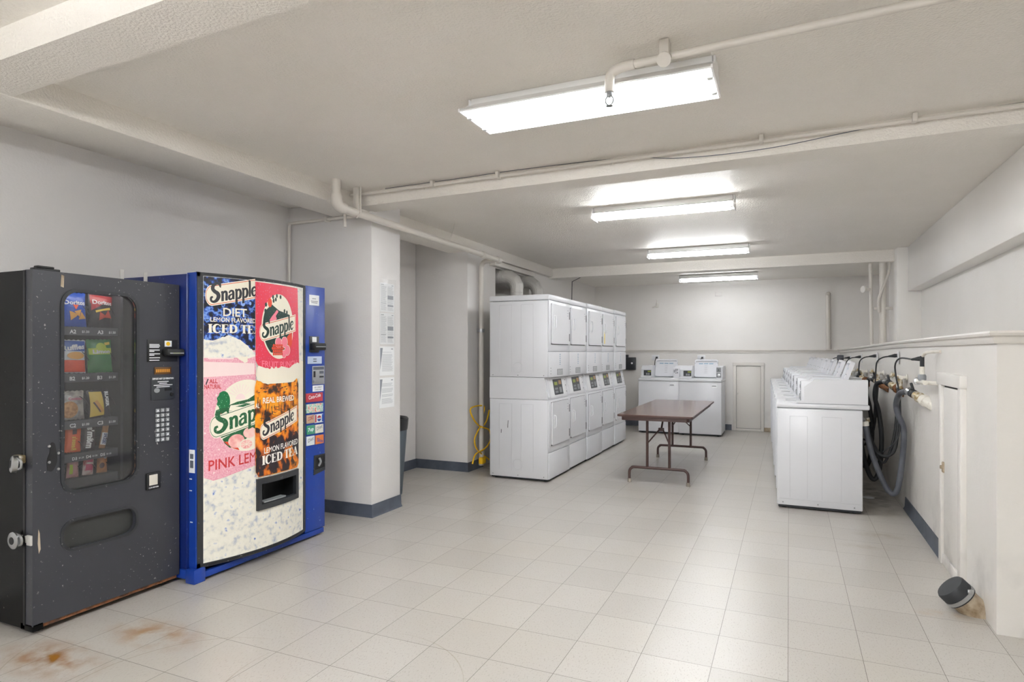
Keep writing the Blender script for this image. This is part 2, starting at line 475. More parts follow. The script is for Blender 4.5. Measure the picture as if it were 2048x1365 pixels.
        fs += [tuple(range(K)), tuple(range((N - 1) * K, N * K))]
        return s.add(vs, fs)
    def build(s, name, mats, parent=None, kind=None, label=None, smooth=35):
        me = bpy.data.meshes.new(name)
        me.from_pydata(s.v, [], s.f)
        mats = mats if isinstance(mats, (list, tuple)) else [mats]
        for q in mats:
            me.materials.append(q)
        me.polygons.foreach_set('material_index', s.mi)
        bm = bmesh.new(); bm.from_mesh(me); bmesh.ops.recalc_face_normals(bm, faces=bm.faces); bm.to_mesh(me); bm.free()
        if smooth:
            me.polygons.foreach_set('use_smooth', [True] * len(me.polygons))
            me.set_sharp_from_angle(angle=math.radians(smooth))
        o = bpy.data.objects.new(name, me)
        COL.objects.link(o)
        if parent:
            o.parent = parent
        if kind:
            o['kind'] = kind
        if label:
            o['label'] = label
        return o

def thing(name, label, cat, loc=(0, 0, 0), rz=0, group=None):
    o = bpy.data.objects.new(name, None); COL.objects.link(o)
    o.empty_display_size = .1
    o.location = loc; o.rotation_euler = (0, 0, rz)
    o['label'] = label; o['category'] = cat
    if group:
        o['group'] = group
    return o

def tag(o, label, cat, group=None):
    o['label'] = label; o['category'] = cat
    if group:
        o['group'] = group
    return o

def dup(root, loc, rz, label, group=None):
    r = root.copy(); COL.objects.link(r); r.location = loc; r.rotation_euler = (0, 0, rz); r['label'] = label
    if group:
        r['group'] = group
    for ch in list(root.children):
        c = ch.copy(); COL.objects.link(c); c.parent = r
        for g in list(ch.children):
            d = g.copy(); COL.objects.link(d); d.parent = c
    return r

def struct(name, mb, m, parent=None):
    return mb.build(name, m, parent, kind='structure')

XYZ = lambda a, b, h: (a, b, h)
FRONT = lambda y: (lambda a, b: (a, y, b))           # flat drawing on a front face

# ------------------------------------------------------------------ room shell
CZ = 2.68
YB = 11.72            # back wall
XL = -4.10            # left wall
struct('floor', MB().box(-4.4, -3.0, -.12, 3.5, 12.0, 0), M_FLOOR)
b = MB().box(-4.4, -3.0, CZ, 3.5, 9.3, CZ + .12)
b.box(-4.4, 9.3, 2.64, 3.5, 12.0, CZ + .12)
struct('ceiling', b, M_CEIL)
struct('wall_left', MB().box(XL - .2, -3.0, 0, XL, 6.40, CZ), M_WALLG)
struct('wall_back', MB().box(-4.3, YB, 0, 1.9, YB + .2, CZ), M_WALL)
struct('wall_behind', MB().box(-4.3, -3.0, 0, 3.4, -2.8, CZ), M_WALL)
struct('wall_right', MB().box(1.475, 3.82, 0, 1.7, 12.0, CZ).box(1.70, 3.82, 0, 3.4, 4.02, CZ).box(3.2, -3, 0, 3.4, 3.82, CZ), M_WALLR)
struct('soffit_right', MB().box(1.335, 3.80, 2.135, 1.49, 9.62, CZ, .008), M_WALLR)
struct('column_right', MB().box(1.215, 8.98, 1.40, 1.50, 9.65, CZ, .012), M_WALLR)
# pier column by the drinks machine, second pier and the dryer wall with its duct opening
struct('column_left', MB().box(XL - .1, 4.32, 0, -3.2, 4.745, CZ, .012), M_WALLG)
struct('pier_left', MB().box(XL - .1, 6.41, 0, -3.40, 6.78, CZ, .008), M_WALLG)
b = MB()
b.box(XL - .1, 6.78, 0, -3.43, 7.22, CZ); b.box(XL - .1, 7.22, 0, -3.43, 8.36, 1.90); b.box(XL - .1, 7.22, 2.46, -3.43, 8.36, CZ)
b.box(XL - .1, 8.36, 0, -3.43, YB + .1, CZ); b.box(XL - .15, 7.1, 1.8, XL - .1, 8.5, 2.6)
struct('wall_dryers', b, M_WALL)
# beams: long ones on the left, cross beams (very slightly skew)
struct('beam_left', MB().box(-3.58, -2.8, 2.546, -3.23, 4.36, CZ + .02, .01), M_CEIL)
struct('beam_alcove', MB().box(-3.66, 4.70, 2.55, -3.36, 9.2, CZ + .02, .008), M_CEIL)
def cross_beam(name, x0, y0, x1, y1, wd, z):
    poly = [(x0, y0), (x1, y1), (x1, y1 + wd), (x0, y0 + wd)]
    struct(name, MB().prism(poly, XYZ, z, CZ + .03), M_CEIL, None)
cross_beam('beam_middle', -3.3, 4.148, 3.3, 3.957, .215, 2.57)
cross_beam('beam_front', -4.15, 1.49, 3.3, 1.27, .22, 2.552)
cross_beam('beam_rear', -3.5, 9.15, 1.34, 9.15, .26, 2.535)

# low plumbing wall on the right, with its moulded rail
LOWP = [(.933, 3.775), (.947, 6.4), (.775, YB + .05)]
def lowx(y):
    return .933 + .014 * (y - 3.775) / 2.625 if y < 6.4 else .947 - .172 * (y - 6.4) / 5.37
pts = [(.933, 3.775, 1.46), (.947, 6.4, 1.46), (.94, 7.2, 1.455), (lowx(9), 9, 1.43), (.775, YB + .05, 1.40)]
vs = []; fs = []
for (x, y, z) in pts:
    vs += [(x, y, 0), (x, y, z), (1.475, y, z), (1.475, y, 0)]
K = len(pts)
for i in range(K - 1):
    for j in range(4):
        fs.append((i * 4 + j, i * 4 + (j + 1) % 4, i * 4 + 4 + (j + 1) % 4, i * 4 + 4 + j))
fs += [(0, 1, 2, 3), tuple(range((K - 1) * 4, K * 4))]
struct('low_wall_right', MB().add(vs, fs), M_LOW)
RP = [(0, -.062), (.012, -.062), (.02, -.045), (.02, -.03), (.034, -.022), (.038, -.01), (.034, 0), (0, .002), (-.08, .002), (-.08, -.02), (0, -.02)]
railp = [(1.46, 3.775, 1.492), (.933, 3.775, 1.492), (.947, 6.4, 1.490), (.94, 7.2, 1.486), (lowx(9), 9, 1.458), (lowx(11.69), 11.69, 1.430)]
struct('trim_1', MB().sweep([(x, y, z) for x, y, z in railp], [(o, d) for o, d in RP]), M_TRIM)
struct('trim_2', MB().sweep([(-3.4, YB, 1.432), (.77, YB, 1.432)][::-1], [(0, -.06), (.014, -.06), (.02, -.03), (.032, -.02), (.032, 0), (0, 0)]), M_TRIM)
# cove base
def cove(name, path, h=.105):
    struct(name, MB().sweep(path, [(0, 0), (.022, 0), (.010, .02), (.006, h), (0, h)]), M_BASE)
cove('baseboard_column', [(-3.2, 4.745, 0), (-3.2, 4.32, 0), (-4.09, 4.32, 0)])
cove('baseboard_left', [(-3.40, 6.78, 0), (-3.40, 6.41, 0), (-4.10, 6.41, 0), (-4.10, 4.75, 0)])
cove('baseboard_right', [(.9395, 4.97, 0), (.947, 6.48, 0)])
cove('baseboard_back', [(-3.4, YB, 0), (-.93, YB, 0)][::-1], .10)
# rotten plaster strip by the far access door
tag(MB().box(-.40, YB - .018, .0, .05, YB, .07, .006).build('plaster_patch', M_CONC), 'crumbled bare plaster at the foot of the back wall beside small door', 'plaster')

# access door in the back wall
fr = MB(); dx0, dx1, dz1 = -.905, -.395, 1.20
fr.box(dx0, YB - .03, 0, dx0 + .055, YB, dz1 - .03, .008).box(dx1 - .055, YB - .03, 0, dx1, YB, dz1 - .03, .008).box(dx0 - .006, YB - .034, dz1 - .06, dx1 + .006, YB, dz1, .008).box(dx0, YB - .02, 0, dx1, YB, .04, .005)
d1 = struct('door_1', MB().box(dx0 + .058, YB - .012, .045, dx1 - .058, YB, dz1 - .065, .003), M_TRIM)
struct('door_frame', fr, M_TRIM, d1)
struct('door_seam', MB().box(dx0 + .053, YB - .006, .04, dx1 - .053, YB - .001, dz1 - .058), M_SEAM, d1)
struct('door_knob', MB().rev([(.006, 0), (.006, .015), (.016, .02), (.016, .034), (.008, .04)], (dx0 + .075, YB - .012, .66), (0, -1, 0), 14), M_TRIM, d1)
# access door in the low wall
X0 = .937
fr = MB()
def lowbox(mb, y0, y1, z0, z1, t, bev=.006):
    return mb.box(lowx(y0) - t, y0, z0, lowx(y0) + .02, y1, z1, bev)
lowbox(fr, 4.36, 4.43, 0, 1.245, .03); lowbox(fr, 4.89, 4.96, 0, 1.225, .03); lowbox(fr, 4.35, 4.97, 1.175, 1.252, .036); lowbox(fr, 4.43, 4.89, 0, .07, .02)
d2 = struct('door_2', lowbox(MB(), 4.435, 4.885, .075, 1.16, .012, .003), M_LOW)
struct('door_frame', fr, M_LOW, d2)
struct('door_latch', MB().box(.915, 4.86, .60, .93, 4.91, .67, .006).cyl((.93, 4.885, .635), (.905, 4.885, .635), .012, n=10), M_CONC, d2)
struct('door_seam', lowbox(MB(), 4.43, 4.89, 1.155, 1.176, .004, 0), M_SEAM, d2)

# ------------------------------------------------------------------ fluorescent fixtures
def fixture(label, cx, cy, z, top, wid, power, L=1.2):
    """channel box under the ceiling, flared reflector, end plates, two lamps on lampholders"""
    t = thing('fluorescent_light', label, 'ceiling light', (cx, cy, z), 0, 'fluorescent ceiling lights')
    h = top - z
    M_TUBE = tube_mat(power)
    hw = wid / 2
    ch = .065 if wid > .2 else .055
    MB().box(-L / 2 + .01, -ch, .060, L / 2 - .01, ch, min(h, .104), .004).build('channel', M_REFL, t)
    if h > .105:
        for x in (-L * .36, L * .36):
            MB().box(x - .02, -.02, .09, x + .02, .02, h + .004, .002).build('ceiling_mount', M_STEEL, t)
    for sgn in ((-1, 1) if wid > .2 else ()):
        r = MB()
        prof = [(sgn * ch * .98, .068), (sgn * hw, .004), (sgn * hw, .0), (sgn * (hw + .003), .0), (sgn * (hw + .003), .007), (sgn * ch * .98, .074)]
        r.prism(prof, lambda a, b, hh: (hh, a, b), -L / 2, L / 2)
        r.build('reflector', M_REFL, t)
    if .15 < wid <= .2:        # bare strip: sloped white tray added above the lamps, shields the ceiling from their light
        MB().prism([(-.055, .062), (-.082, .050), (-.082, .047), (-.030, .044), (.030, .044), (.082, .047), (.082, .050), (.055, .062)], lambda a, b, hh: (hh, a, b), -L / 2 + .01, L / 2 - .01).build('added_lamp_tray', M_REFL, t)
    for x in (-L / 2, L / 2):
        MB().prism([(-hw - .004, 0), (-hw - .004, .016), (-ch, .066), (-ch, .10), (ch, .10), (ch, .066), (hw + .004, .016), (hw + .004, 0)], lambda a, b, hh, x=x: (x + hh, a, b), -.004, .004).build('end_plate', M_REFL, t)
    dy = .25 * wid if wid > .2 else .048
    tz = .006 if wid > .2 else .020
    for y in (-dy, dy):
        lamp = MB().cyl((-L / 2 + .035, y, tz), (L / 2 - .035, y, tz), .0165, n=14).build('lamp_tube', M_TUBE, t)
        for sx in (-1, 1):
            MB().box(sx * (L / 2 - .005), y - .014, tz - .017, sx * (L / 2 - .03), y + .014, .06, .004).build('lampholder', M_WHITE2, lamp)
    return t
fixture('long wide fluorescent light with white reflector beside the sprinkler head', -.895, 2.90, 2.578, CZ, .34, .95)
fixture('twin tube fluorescent light just beyond the middle beam', -1.01, 5.47, 2.575, CZ, .20, .66)
fixture('twin tube fluorescent light just in front of the rear beam', -1.03, 7.95, 2.57, CZ, .16, .42)
fixture('twin tube fluorescent light between rear beam and back wall', -1.04, 10.50, 2.53, 2.64, .16, .33)
fixture('added fill light, unseen twin fluorescent tubes above the camera position', -1.0, -.15, 2.36, CZ, .14, .95)  # added lamp out of view, hung low to throw light on the ceiling
fixture('added fill light, unseen twin fluorescent tubes behind the camera by the end wall', -1.0, -1.8, 2.30, CZ, .14, 2.4)  # second added lamp out of view, brightens the front half of the room

# ------------------------------------------------------------------ pipes
# sprinkler branch under the ceiling
sp = thing('sprinkler_pipe', 'white sprinkler pipe across ceiling to one pendant head beside nearest light', 'pipe', (-.70, 2.66, 2.61))
loc = Vector((-.70, 2.66, 2.61))
def rel(*P):
    return [tuple(Vector(p) - loc) for p in P]
MB().tube(rel((-.62, 2.645, 2.615), (3.19, 2.43, 2.615)), .0165, 12, 1).build('pipe_run', M_PIPE, sp)
MB().tube(rel((-.60, 2.644, 2.615), (-.66, 2.652, 2.614), (-.705, 2.66, 2.60), (-.715, 2.662, 2.56), (-.715, 2.662, 2.52)), .021, 12, 6).build('elbow', M_PIPE, sp)
MB().box(*rel((-.49, 2.60, 2.60))[0], *rel((-.45, 2.66, 2.678))[0], .004).cyl(rel((-.47, 2.615, 2.60))[0], rel((-.47, 2.60, 2.59))[0], .03, n=14).build('pipe_hanger', M_PIPE, sp)
hd = MB(); hd.rev([(.014, 0), (.014, -.015), (.008, -.02), (.006, -.024)], rel((-.715, 2.662, 2.522))[0], (0, 0, 1), 12)
for sgn in (-1, 1):
    hd.tube(rel((-.715 + sgn * .008, 2.662, 2.505), (-.715 + sgn * .017, 2.662, 2.49), (-.715 + sgn * .014, 2.662, 2.473), (-.715, 2.662, 2.462)), .0035, 6, 4)
hd.rev([(.004, .005), (.016, 0), (.016, -.002), (.004, -.002)], rel((-.715, 2.662, 2.462))[0], (0, 0, 1), 12)
hd.build('sprinkler_head', M_GREY, sp)

# main pipe: drops from ceiling, runs along the left beam, turns down the pier
loc = Vector((-3.10, 3.75, 2.48))
mp = thing('standpipe', 'thick white painted pipe from ceiling elbow along the alcove beam to the pier', 'pipe', loc)
MB().tube(rel((-3.10, 3.75, 2.68), (-3.10, 3.75, 2.55)), .034, 14, 1).build('drop_pipe', M_PIPE, mp)
MB().tube(rel((-3.10, 3.75, 2.57), (-3.10, 3.752, 2.52), (-3.10, 3.78, 2.488), (-3.10, 3.84, 2.482)), .042, 14, 6).build('elbow', M_PIPE, mp)
MB().tube(rel((-3.10, 3.82, 2.482), (-3.10, 6.60, 2.462)), .030, 14, 1).build('pipe_run', M_PIPE, mp)
MB().tube(rel((-3.10, 6.18, 2.465), (-3.10, 6.24, 2.465)), .038, 14, 1).build('pipe_collar', M_PIPE, mp)
MB().tube(rel((-3.10, 6.56, 2.462), (-3.10, 6.64, 2.462)), .040, 14, 1).build('pipe_collar', M_PIPE, mp)
MB().tube(rel((-3.10, 6.61, 2.462), (-3.22, 6.62, 2.465), (-3.30, 6.64, 2.455), (-3.345, 6.655, 2.40), (-3.35, 6.66, 2.30)), .030, 12, 6).tube(rel((-3.35, 6.66, 2.34), (-3.35, 6.66, .04)), .030, 12, 1).build('riser_pipe', M_PIPE, mp)
MB().cyl(rel((-3.35, 6.66, 1.62))[0], rel((-3.35, 6.66, 1.66))[0], .04, n=14).box(*rel((-3.41, 6.64, 1.625))[0], *rel((-3.35, 6.68, 1.655))[0], .003).build('pipe_clamp', M_STEEL, mp)
MB().tube(rel((-3.35, 6.66, .62), (-3.36, 6.70, .4), (-3.37, 6.76, .06)), .020, 10, 4).build('branch_pipe', M_PIPE, mp)
MB().box(*rel((-3.125, 3.98, 2.47))[0], *rel((-3.075, 4.0, 2.68))[0], .002).tube(rel((-3.10, 3.99, 2.44), (-3.06, 3.99, 2.48), (-3.06, 3.99, 2.68)), .006, 8, 1).build('pipe_hanger', M_PIPE, mp)
MB().tube(rel((-3.10, 5.45, 2.48), (-3.05, 5.45, 2.60), (-3.03, 5.45, 2.68)), .005, 8, 1).build('hanger_rod', M_PIPE, mp)

loc = Vector((-3.28, 4.09, 2.64))
cb = thing('conduit', 'thin white conduit clipped along the top of the middle beam', 'conduit', loc)
MB().tube(rel((-3.285, 4.08, 2.40), (-3.285, 4.08, 2.60), (-3.27, 4.08, 2.64), (-3.20, 4.08, 2.648), (-.5, 4.02, 2.648), (3.19, 3.90, 2.648)), .013, 10, 4).build('conduit_run', M_PIPE, cb)
for x in (-2.45, -1.9, -.15, .62):
    y = 4.06 - .0295 * (x + 2.6)
    MB().box(*rel((x - .012, y - .022, 2.63))[0], *rel((x + .012, y + .03, 2.674))[0], .003).build('conduit_clip', M_PIPE, cb)
tag(MB().tube([(-2.9, 4.09, 2.672), (-2.2, 4.065, 2.671), (-1.7, 4.05, 2.673), (-1.0, 4.05, 2.662), (-.6, 4.035, 2.61), (-.1, 4.015, 2.60), (.5, 3.99, 2.645), (1.2, 3.98, 2.668), (1.46, 3.97, 2.668)], .0024, 6, 6).build('loose_wire', M_INKD), 'thin dark wire sagging below the conduit on the middle beam', 'wire')

loc = Vector((-4.05, 4.29, 1.9))
c2 = thing('conduit', 'thin grey conduit rising beside the column behind the drinks machine', 'conduit', loc)
MB().tube(rel((-4.06, 4.28, 0.0), (-4.06, 4.28, 2.48)), .013, 10, 1).tube(rel((-4.06, 4.28, 2.46), (-4.05, 4.28, 2.515), (-4.0, 4.28, 2.53), (-3.33, 4.28, 2.53), (-3.27, 4.25, 2.525), (-3.24, 4.12, 2.50), (-3.22, 4.0, 2.50)), .013, 10, 4).build('conduit_run', M_PIPE, c2)
MB().box(*rel((-3.66, 4.265, 2.512))[0], *rel((-3.63, 4.32, 2.55))[0], .003).build('conduit_clip', M_PIPE, c2)

# pipes at the right rear
loc = Vector((1.0, 9.32, 1.45))
p1 = thing('riser_pipe', 'thin painted riser pipe with a stop valve left of the right column', 'pipe', loc)
MB().tube(rel((.985, 9.32, 1.30), (.965, 9.32, 2.60)), .021, 12, 1).build('pipe_run', M_PIPE, p1)
MB().cyl(rel((.97, 9.32, 2.20))[0], rel((.91, 9.28, 2.20))[0], .02, n=10).cyl(rel((.89, 9.27, 2.20))[0], rel((.875, 9.26, 2.20))[0], .045, n=12).cyl(rel((.915, 9.285, 2.2))[0], rel((.88, 9.265, 2.2))[0], .008, n=8).build('stop_valve', M_TRIM, p1)
loc = Vector((1.10, 9.30, 1.45))
p2 = thing('riser_pipe', 'thick painted riser pipe with a bent tube strapped round it', 'pipe', loc)
MB().tube(rel((1.105, 9.30, 1.30), (1.105, 9.30, 2.60)), .042, 14, 1).build('pipe_run', M_PIPE, p2)
MB().tube(rel((1.17, 9.25, 2.56), (1.165, 9.24, 2.42), (1.11, 9.235, 2.24), (1.055, 9.24, 2.08), (1.05, 9.25, 1.95), (1.06, 9.26, 1.9)), .016, 8, 6).build('bent_tube', M_PIPE, p2)
MB().box(*rel((1.0, 9.27, 1.93))[0], *rel((1.21, 9.33, 1.965))[0], .004).build('pipe_strap', M_PIPE, p2)
tag(MB().tube([(.60, YB + .005, 2.36), (.595, YB - .03, 2.355), (.59, YB - .055, 2.32), (.592, YB - .055, 2.25), (.60, YB - .055, 1.43)], .037, 14, 5).build('vent_pipe', M_PIPE), 'capped white pipe standing against the back wall on the rail', 'pipe')
# wall oddments on the back wall
tag(MB().box(-1.21, YB - .012, 2.385, -1.09, YB, 2.46, .004).box(-1.19, YB - .016, 2.40, -1.11, YB - .012, 2.42).box(-1.19, YB - .016, 2.43, -1.11, YB - .012, 2.45).build('vent_plate', M_WALL), 'small painted vent plate high on the back wall', 'vent')
br = thing('wall_bracket', 'small bent wall bracket high on the back wall above the washers', 'bracket', (-2.24, YB, 2.24))
MB().box(-.03, -.012, -.03, .03, 0, .05, .004).build('plate', M_TRIM, br)
MB().tube([(0, -.01, 0), (-.02, -.10, -.01), (-.06, -.14, -.03)], .010, 8, 5).cyl((0, -.015, .03), (0, -.02, .12), .006, n=8).build('hook', M_TRIM, br)
# thin dark wire hanging at rear beam
tag(MB().tube([(-3.0, 9.0, 2.0), (-3.0, 9.02, 2.45), (-2.9, 9.42, 2.60), (-2.55, 9.44, 2.632), (-.6, 9.44, 2.634), (1.0, 9.43, 2.62)], .006, 6, 1).build('dark_conduit', M_SEAM), 'thin dark conduit behind the rear beam dropping behind the dryers', 'conduit')
# trim board over the duct opening
tag(MB().box(-3.43, 7.05, 2.47, -3.35, 8.38, 2.53, .004).build('timber_trim', M_TRIM), 'painted timber strip above the duct opening in the dryer wall', 'trim board')

def duct(label, y, z, tilt=0.):
    t = thing('vent_duct', label, 'duct', (-3.2, y, 1.6), 0, 'dryer exhaust ducts')
    MB().tube([(0, 0, .0), (0, 0, .62 + z)], .082, 20, 1).build('upright', M_GALV, t)
    e = MB(); pts = [(0, 0, .60 + z), (0, 0, .64 + z), (-.035, -tilt * .3, .71 + z), (-.10, -tilt * .6, .755 + z), (-.16, -tilt, .765 + z)]
    e.tube(pts, .086, 20, 1); e.build('elbow', M_GALV, t, smooth=14)
    MB().rev([(.084 if i % 2 else .080, .010 * i) for i in range(46)], (-.14, -tilt, .765 + z), (-1, 0, 0), 20).build('flexible_run', M_GALV, t)
    for zz in (.40, .55):
        MB().rev([(.083, -.004), (.086, 0), (.083, .004)], (0, 0, zz + z), (0, 0, 1), 20).build('joint_ring', M_GALV, t)
duct('nearer galvanised exhaust duct bending into the wall above the dryers', 7.38, 0)
duct('farther galvanised exhaust duct bending into the wall above the dryers', 8.10, .0)
tag(MB().tube([(-3.50, 7.27, 2.06), (-3.50, 7.6, 2.09), (-3.50, 8.3, 2.05)], .075, 14, 4).build('flexible_duct', M_GALV), 'crumpled foil duct lying inside the wall opening', 'duct')

# clean-out stub at the foot of the low wall
loc = Vector((.80, 4.02, 0))
co = thing('cleanout_pipe', 'short slanted drain stub with black rubber cap on the floor', 'pipe', loc)
ax = Vector((-.62, -.05, .62)).normalized()
MB().rev([(.068, 0), (.068, .13)], tuple(Vector((.125, .01, -.005))), ax, 24).build('stub', M_CONC, co)
MB().rev([(.070, .115), (.078, .115), (.078, .185), (.072, .195), (.001, .197)], tuple(Vector((.125, .01, -.005))), ax, 28).build('cap', M_RUB, co)
MB().rev([(.0785, .122), (.0805, .122), (.0805, .142), (.0785, .142)], tuple(Vector((.125, .01, -.005))), ax, 28).box(.05, -.085, .13, .075, -.07, .15, .003).build('hose_clamp', M_STEEL, co)
tag(MB().rev([(.001, .0), (.045, .001), (.052, .004), (.05, .006), (.001, .004)], (.69, 6.80, .001), (0, 0, 1), 14).build('paper_disc', M_PAPER), 'flattened white paper cup on the floor behind the washers', 'litter')

# ------------------------------------------------------------------ stacked dryers (front towards +X)
def make_dryer(label):
    W, D = .681, .70
    t = thing('stacked_dryer', label, 'dryer', (0, 0, 0), 0, 'stacked dryers in a row')
    def body(z0, z1, name, groove):
        b = MB().m(0).box(0, .012, z0, W, D, z1, .008)
        if groove:
            b.m(1)
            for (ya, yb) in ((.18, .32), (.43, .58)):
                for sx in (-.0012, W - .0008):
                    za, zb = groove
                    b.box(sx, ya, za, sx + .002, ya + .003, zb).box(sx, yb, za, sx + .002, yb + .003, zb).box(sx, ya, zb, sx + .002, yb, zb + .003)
            for (rr) in (.052, .049):
                pass
        return b.build(name, [M_WHITE, M_CRE], t)
    body(.025, .875, 'lower_cabinet', (.10, .82))
    body(1.115, 1.94, 'upper_cabinet', (1.17, 1.90))
    # console section with sloped front
    MB().prism([(.012, .878), (D, .878), (D, 1.112), (.055, 1.112)], lambda a, b, h: (h, a, b), 0, W).build('console_case', M_WHITE, t)
    MB().box(0, -.004, 1.944, W, D + .005, 2.005, .014, 3).build('top_cover', M_WHITE, t)
    for sx in (.06, W - .06):
        for sy in (.06, D - .06):
            MB().cyl((sx, sy, 0), (sx, sy, .03), .022, n=10).build('levelling_foot', M_RUB, t)
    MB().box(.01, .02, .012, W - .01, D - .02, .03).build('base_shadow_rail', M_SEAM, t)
    # circular knock-outs on the side
    for zz in (.17, 1.22):
        k = MB()
        k.tube([(-.001, .36 + .055 * math.cos(a * PI / 12), zz + .055 * math.sin(a * PI / 12)) for a in range(25)], .0016, 6, 1, False)
        k.build('knockout', M_CRE, t)
    # bottom screws
    for zz in (.05, 1.135):
        for yy in (.06, .36, .66):
            MB().rev([(.006, 0), (.005, .003)], (0, yy, zz), (-1, 0, 0), 8).build('screw', M_GREY, t)
    # front: upper frame, door, lower panel
    MB().box(0, 0, 1.395, W, .012, 1.94, .004).build('upper_front', M_WHITE, t)
    MB().box(0, -.002, 1.115, W, .012, 1.388, .006).build('upper_panel', M_WHITE, t)
    MB().box(0, 0, .312, W, .012, .872, .004).build('lower_front', M_WHITE, t)
    MB().box(0, -.002, .028, W, .012, .305, .006).build('kick_panel', M_WHITE, t)
    def door(z0, z1, name):
        MB().box(.062, -.0015, z0 - .007, .622, .0, z1 + .003).build('door_gap_shade', M_SEAM, t)  # dark sheet standing in for the shadow in the gap around the door
        d = MB().prism(rrect(.065, z0, .619, z1, .018), lambda a, b, h: (a, h, b), -.016, -.002).build(name, M_WHITE, t)
        hz = (z0 + z1) / 2 + .02
        MB().box(.105, -.021, hz - .075, .15, -.0155, hz + .075, .004).build('handle_plate', M_WHITE2, d)
        MB().tube([(.128, -.018, hz - .065), (.128, -.036, hz - .05), (.128, -.036, hz + .05), (.128, -.018, hz + .065)], .007, 8, 3).build('handle', M_WHITE, d)
        q = MB()
        for r in range(3):
            for c in range(2):
                q.box(.555 + c * .02, -.0166, z1 - .05 - r * .03, .568 + c * .02, -.0158, z1 - .044 - r * .03)
        q.build('door_print', M_INK, d)
        for hz in (z0 + .08, z1 - .10):
            MB().box(.620, -.018, hz - .045, .640, 0, hz + .04, .002).build('hinge', M_DKP, t)
    door(1.475, 1.905, 'upper_door')
    door(.385, .845, 'lower_door')
    # upper panel: instruction strip and vent label
    q = MB()
    for r in range(6):
        q.box(.33, -.0035, 1.355 - r * .022, .36 - .006 * (r % 2), -.0022, 1.366 - r * .022)
    q.build('instruction_label', mat_get('label_blue'), t)
    q = MB().m(0).box(.25, -.004, 1.135, .43, -.0022, 1.20).m(1)
    for r in range(5):
        q.box(.26, -.0048, 1.143 + r * .011, .42, -.0041, 1.146 + r * .011)
    q.build('rating_label', [M_GREY, M_PAPER], t)
    for r in range(3):
        MB().box(.04, -.0035, 1.15 + r * .03, .06, -.0022, 1.158 + r * .03).build('stud', M_GREY, t)
    # sloped control fascia
    sl = lambda a, b: (a, .012 + .043 * (b - .878) / .234 - .0025, b)
    sl2 = lambda a, b: (a, .012 + .043 * (b - .878) / .234 - .006, b)
    sl3 = lambda a, b: (a, .012 + .043 * (b - .878) / .234 - .009, b)
    def slab(poly, f0, dy, name, m, par=None):
        return MB().prism(poly, lambda a, b, h: (f0(a, b)[0], f0(a, b)[1] - h, f0(a, b)[2]), 0, dy).build(name, m, par or t)
    fz = slab(rrect(.10, .892, .61, 1.10, .012), lambda a, b: (a, .012 + .043 * (b - .878) / .234, b), .006, 'control_fascia', M_WHITE2)
    slab([(.03, .90), (.085, .90), (.085, 1.09), (.03, 1.09)], lambda a, b: (a, .012 + .043 * (b - .878) / .234, b), .010, 'coin_slot_cover', M_WHITE, fz)
    dk = slab(rrect(.22, .915, .50, 1.085, .008), lambda a, b: (a, .006 + .043 * (b - .878) / .234, b), .003, 'control_panel', M_DKP)
    slab([(.25, 1.02), (.345, 1.02), (.345, 1.055), (.25, 1.055)], lambda a, b: (a, .003 + .043 * (b - .878) / .234, b), .0015, 'display', M_LED, dk)
    slab([(.39, 1.025), (.47, 1.025), (.47, 1.07), (.39, 1.07)], lambda a, b: (a, .003 + .043 * (b - .878) / .234, b), .0015, 'instruction_card', mat_get('label_tan'), dk)
    for r in range(2):
        for c in range(3):
            slab(rrect(.25 + c * .032, .935 + r * .035, .274 + c * .032, .958 + r * .035, .004, 3), lambda a, b: (a, .003 + .043 * (b - .878) / .234, b), .002, 'button', M_GREY, dk)
    for c in range(2):
        slab(rrect(.39 + c * .042, .935, .424 + c * .042, .995, .004, 3), lambda a, b: (a, .003 + .043 * (b - .878) / .234, b), .002, 'button', M_GREY, dk)
    for zz in (.93, 1.00, 1.06):
        slab([(.625, zz), (.645, zz), (.645, zz + .012), (.625, zz + .012)], lambda a, b: (a, .012 + .043 * (b - .878) / .234, b), .003, 'coin_mark', M_GREY)
    return t
def mat_get(n):
    cols = {'label_blue': '#8fa9bd', 'label_tan': '#a5845f', 'label_yellow': '#e9d58a'}
    return MATS.get(n) or mat(n, cols[n], .5)
LAB_D = ['white stacked dryer at near end of the row, its plain side panel showing',
         'white stacked dryer, second from the yellow hose end of the row',
         'white stacked dryer in the middle of the row of five',
         'white stacked dryer with yellow paper label on its upper door',
         'white stacked dryer at far end of the row by the black wall box']
DOFF = [0, .012, .0, .012, .004]
dry = make_dryer(LAB_D[0])
dry.location = (-2.33, 6.232, 0); dry.rotation_euler = (0, 0, PI / 2)
# scratches on the side of the near dryer
for i in range(1, 5):
    dd = dup(dry, (-2.33 - DOFF[i], 6.232 + .686 * i, 0), PI / 2, LAB_D[i])
    if i == 3:
        MB().box(.09, -.0175, 1.50, .14, -.0162, 1.66).build('yellow_label', mat_get('label_yellow'), dd)
MB().tube([(-.001, .48, .56), (-.0015, .475, .64)], .003, 6, 1).build('scratch', M_DKP, dry)
MB().tube([(-.001, .56, .50), (-.0015, .557, .54)], .003, 6, 1).build('scratch', M_DKP, dry)

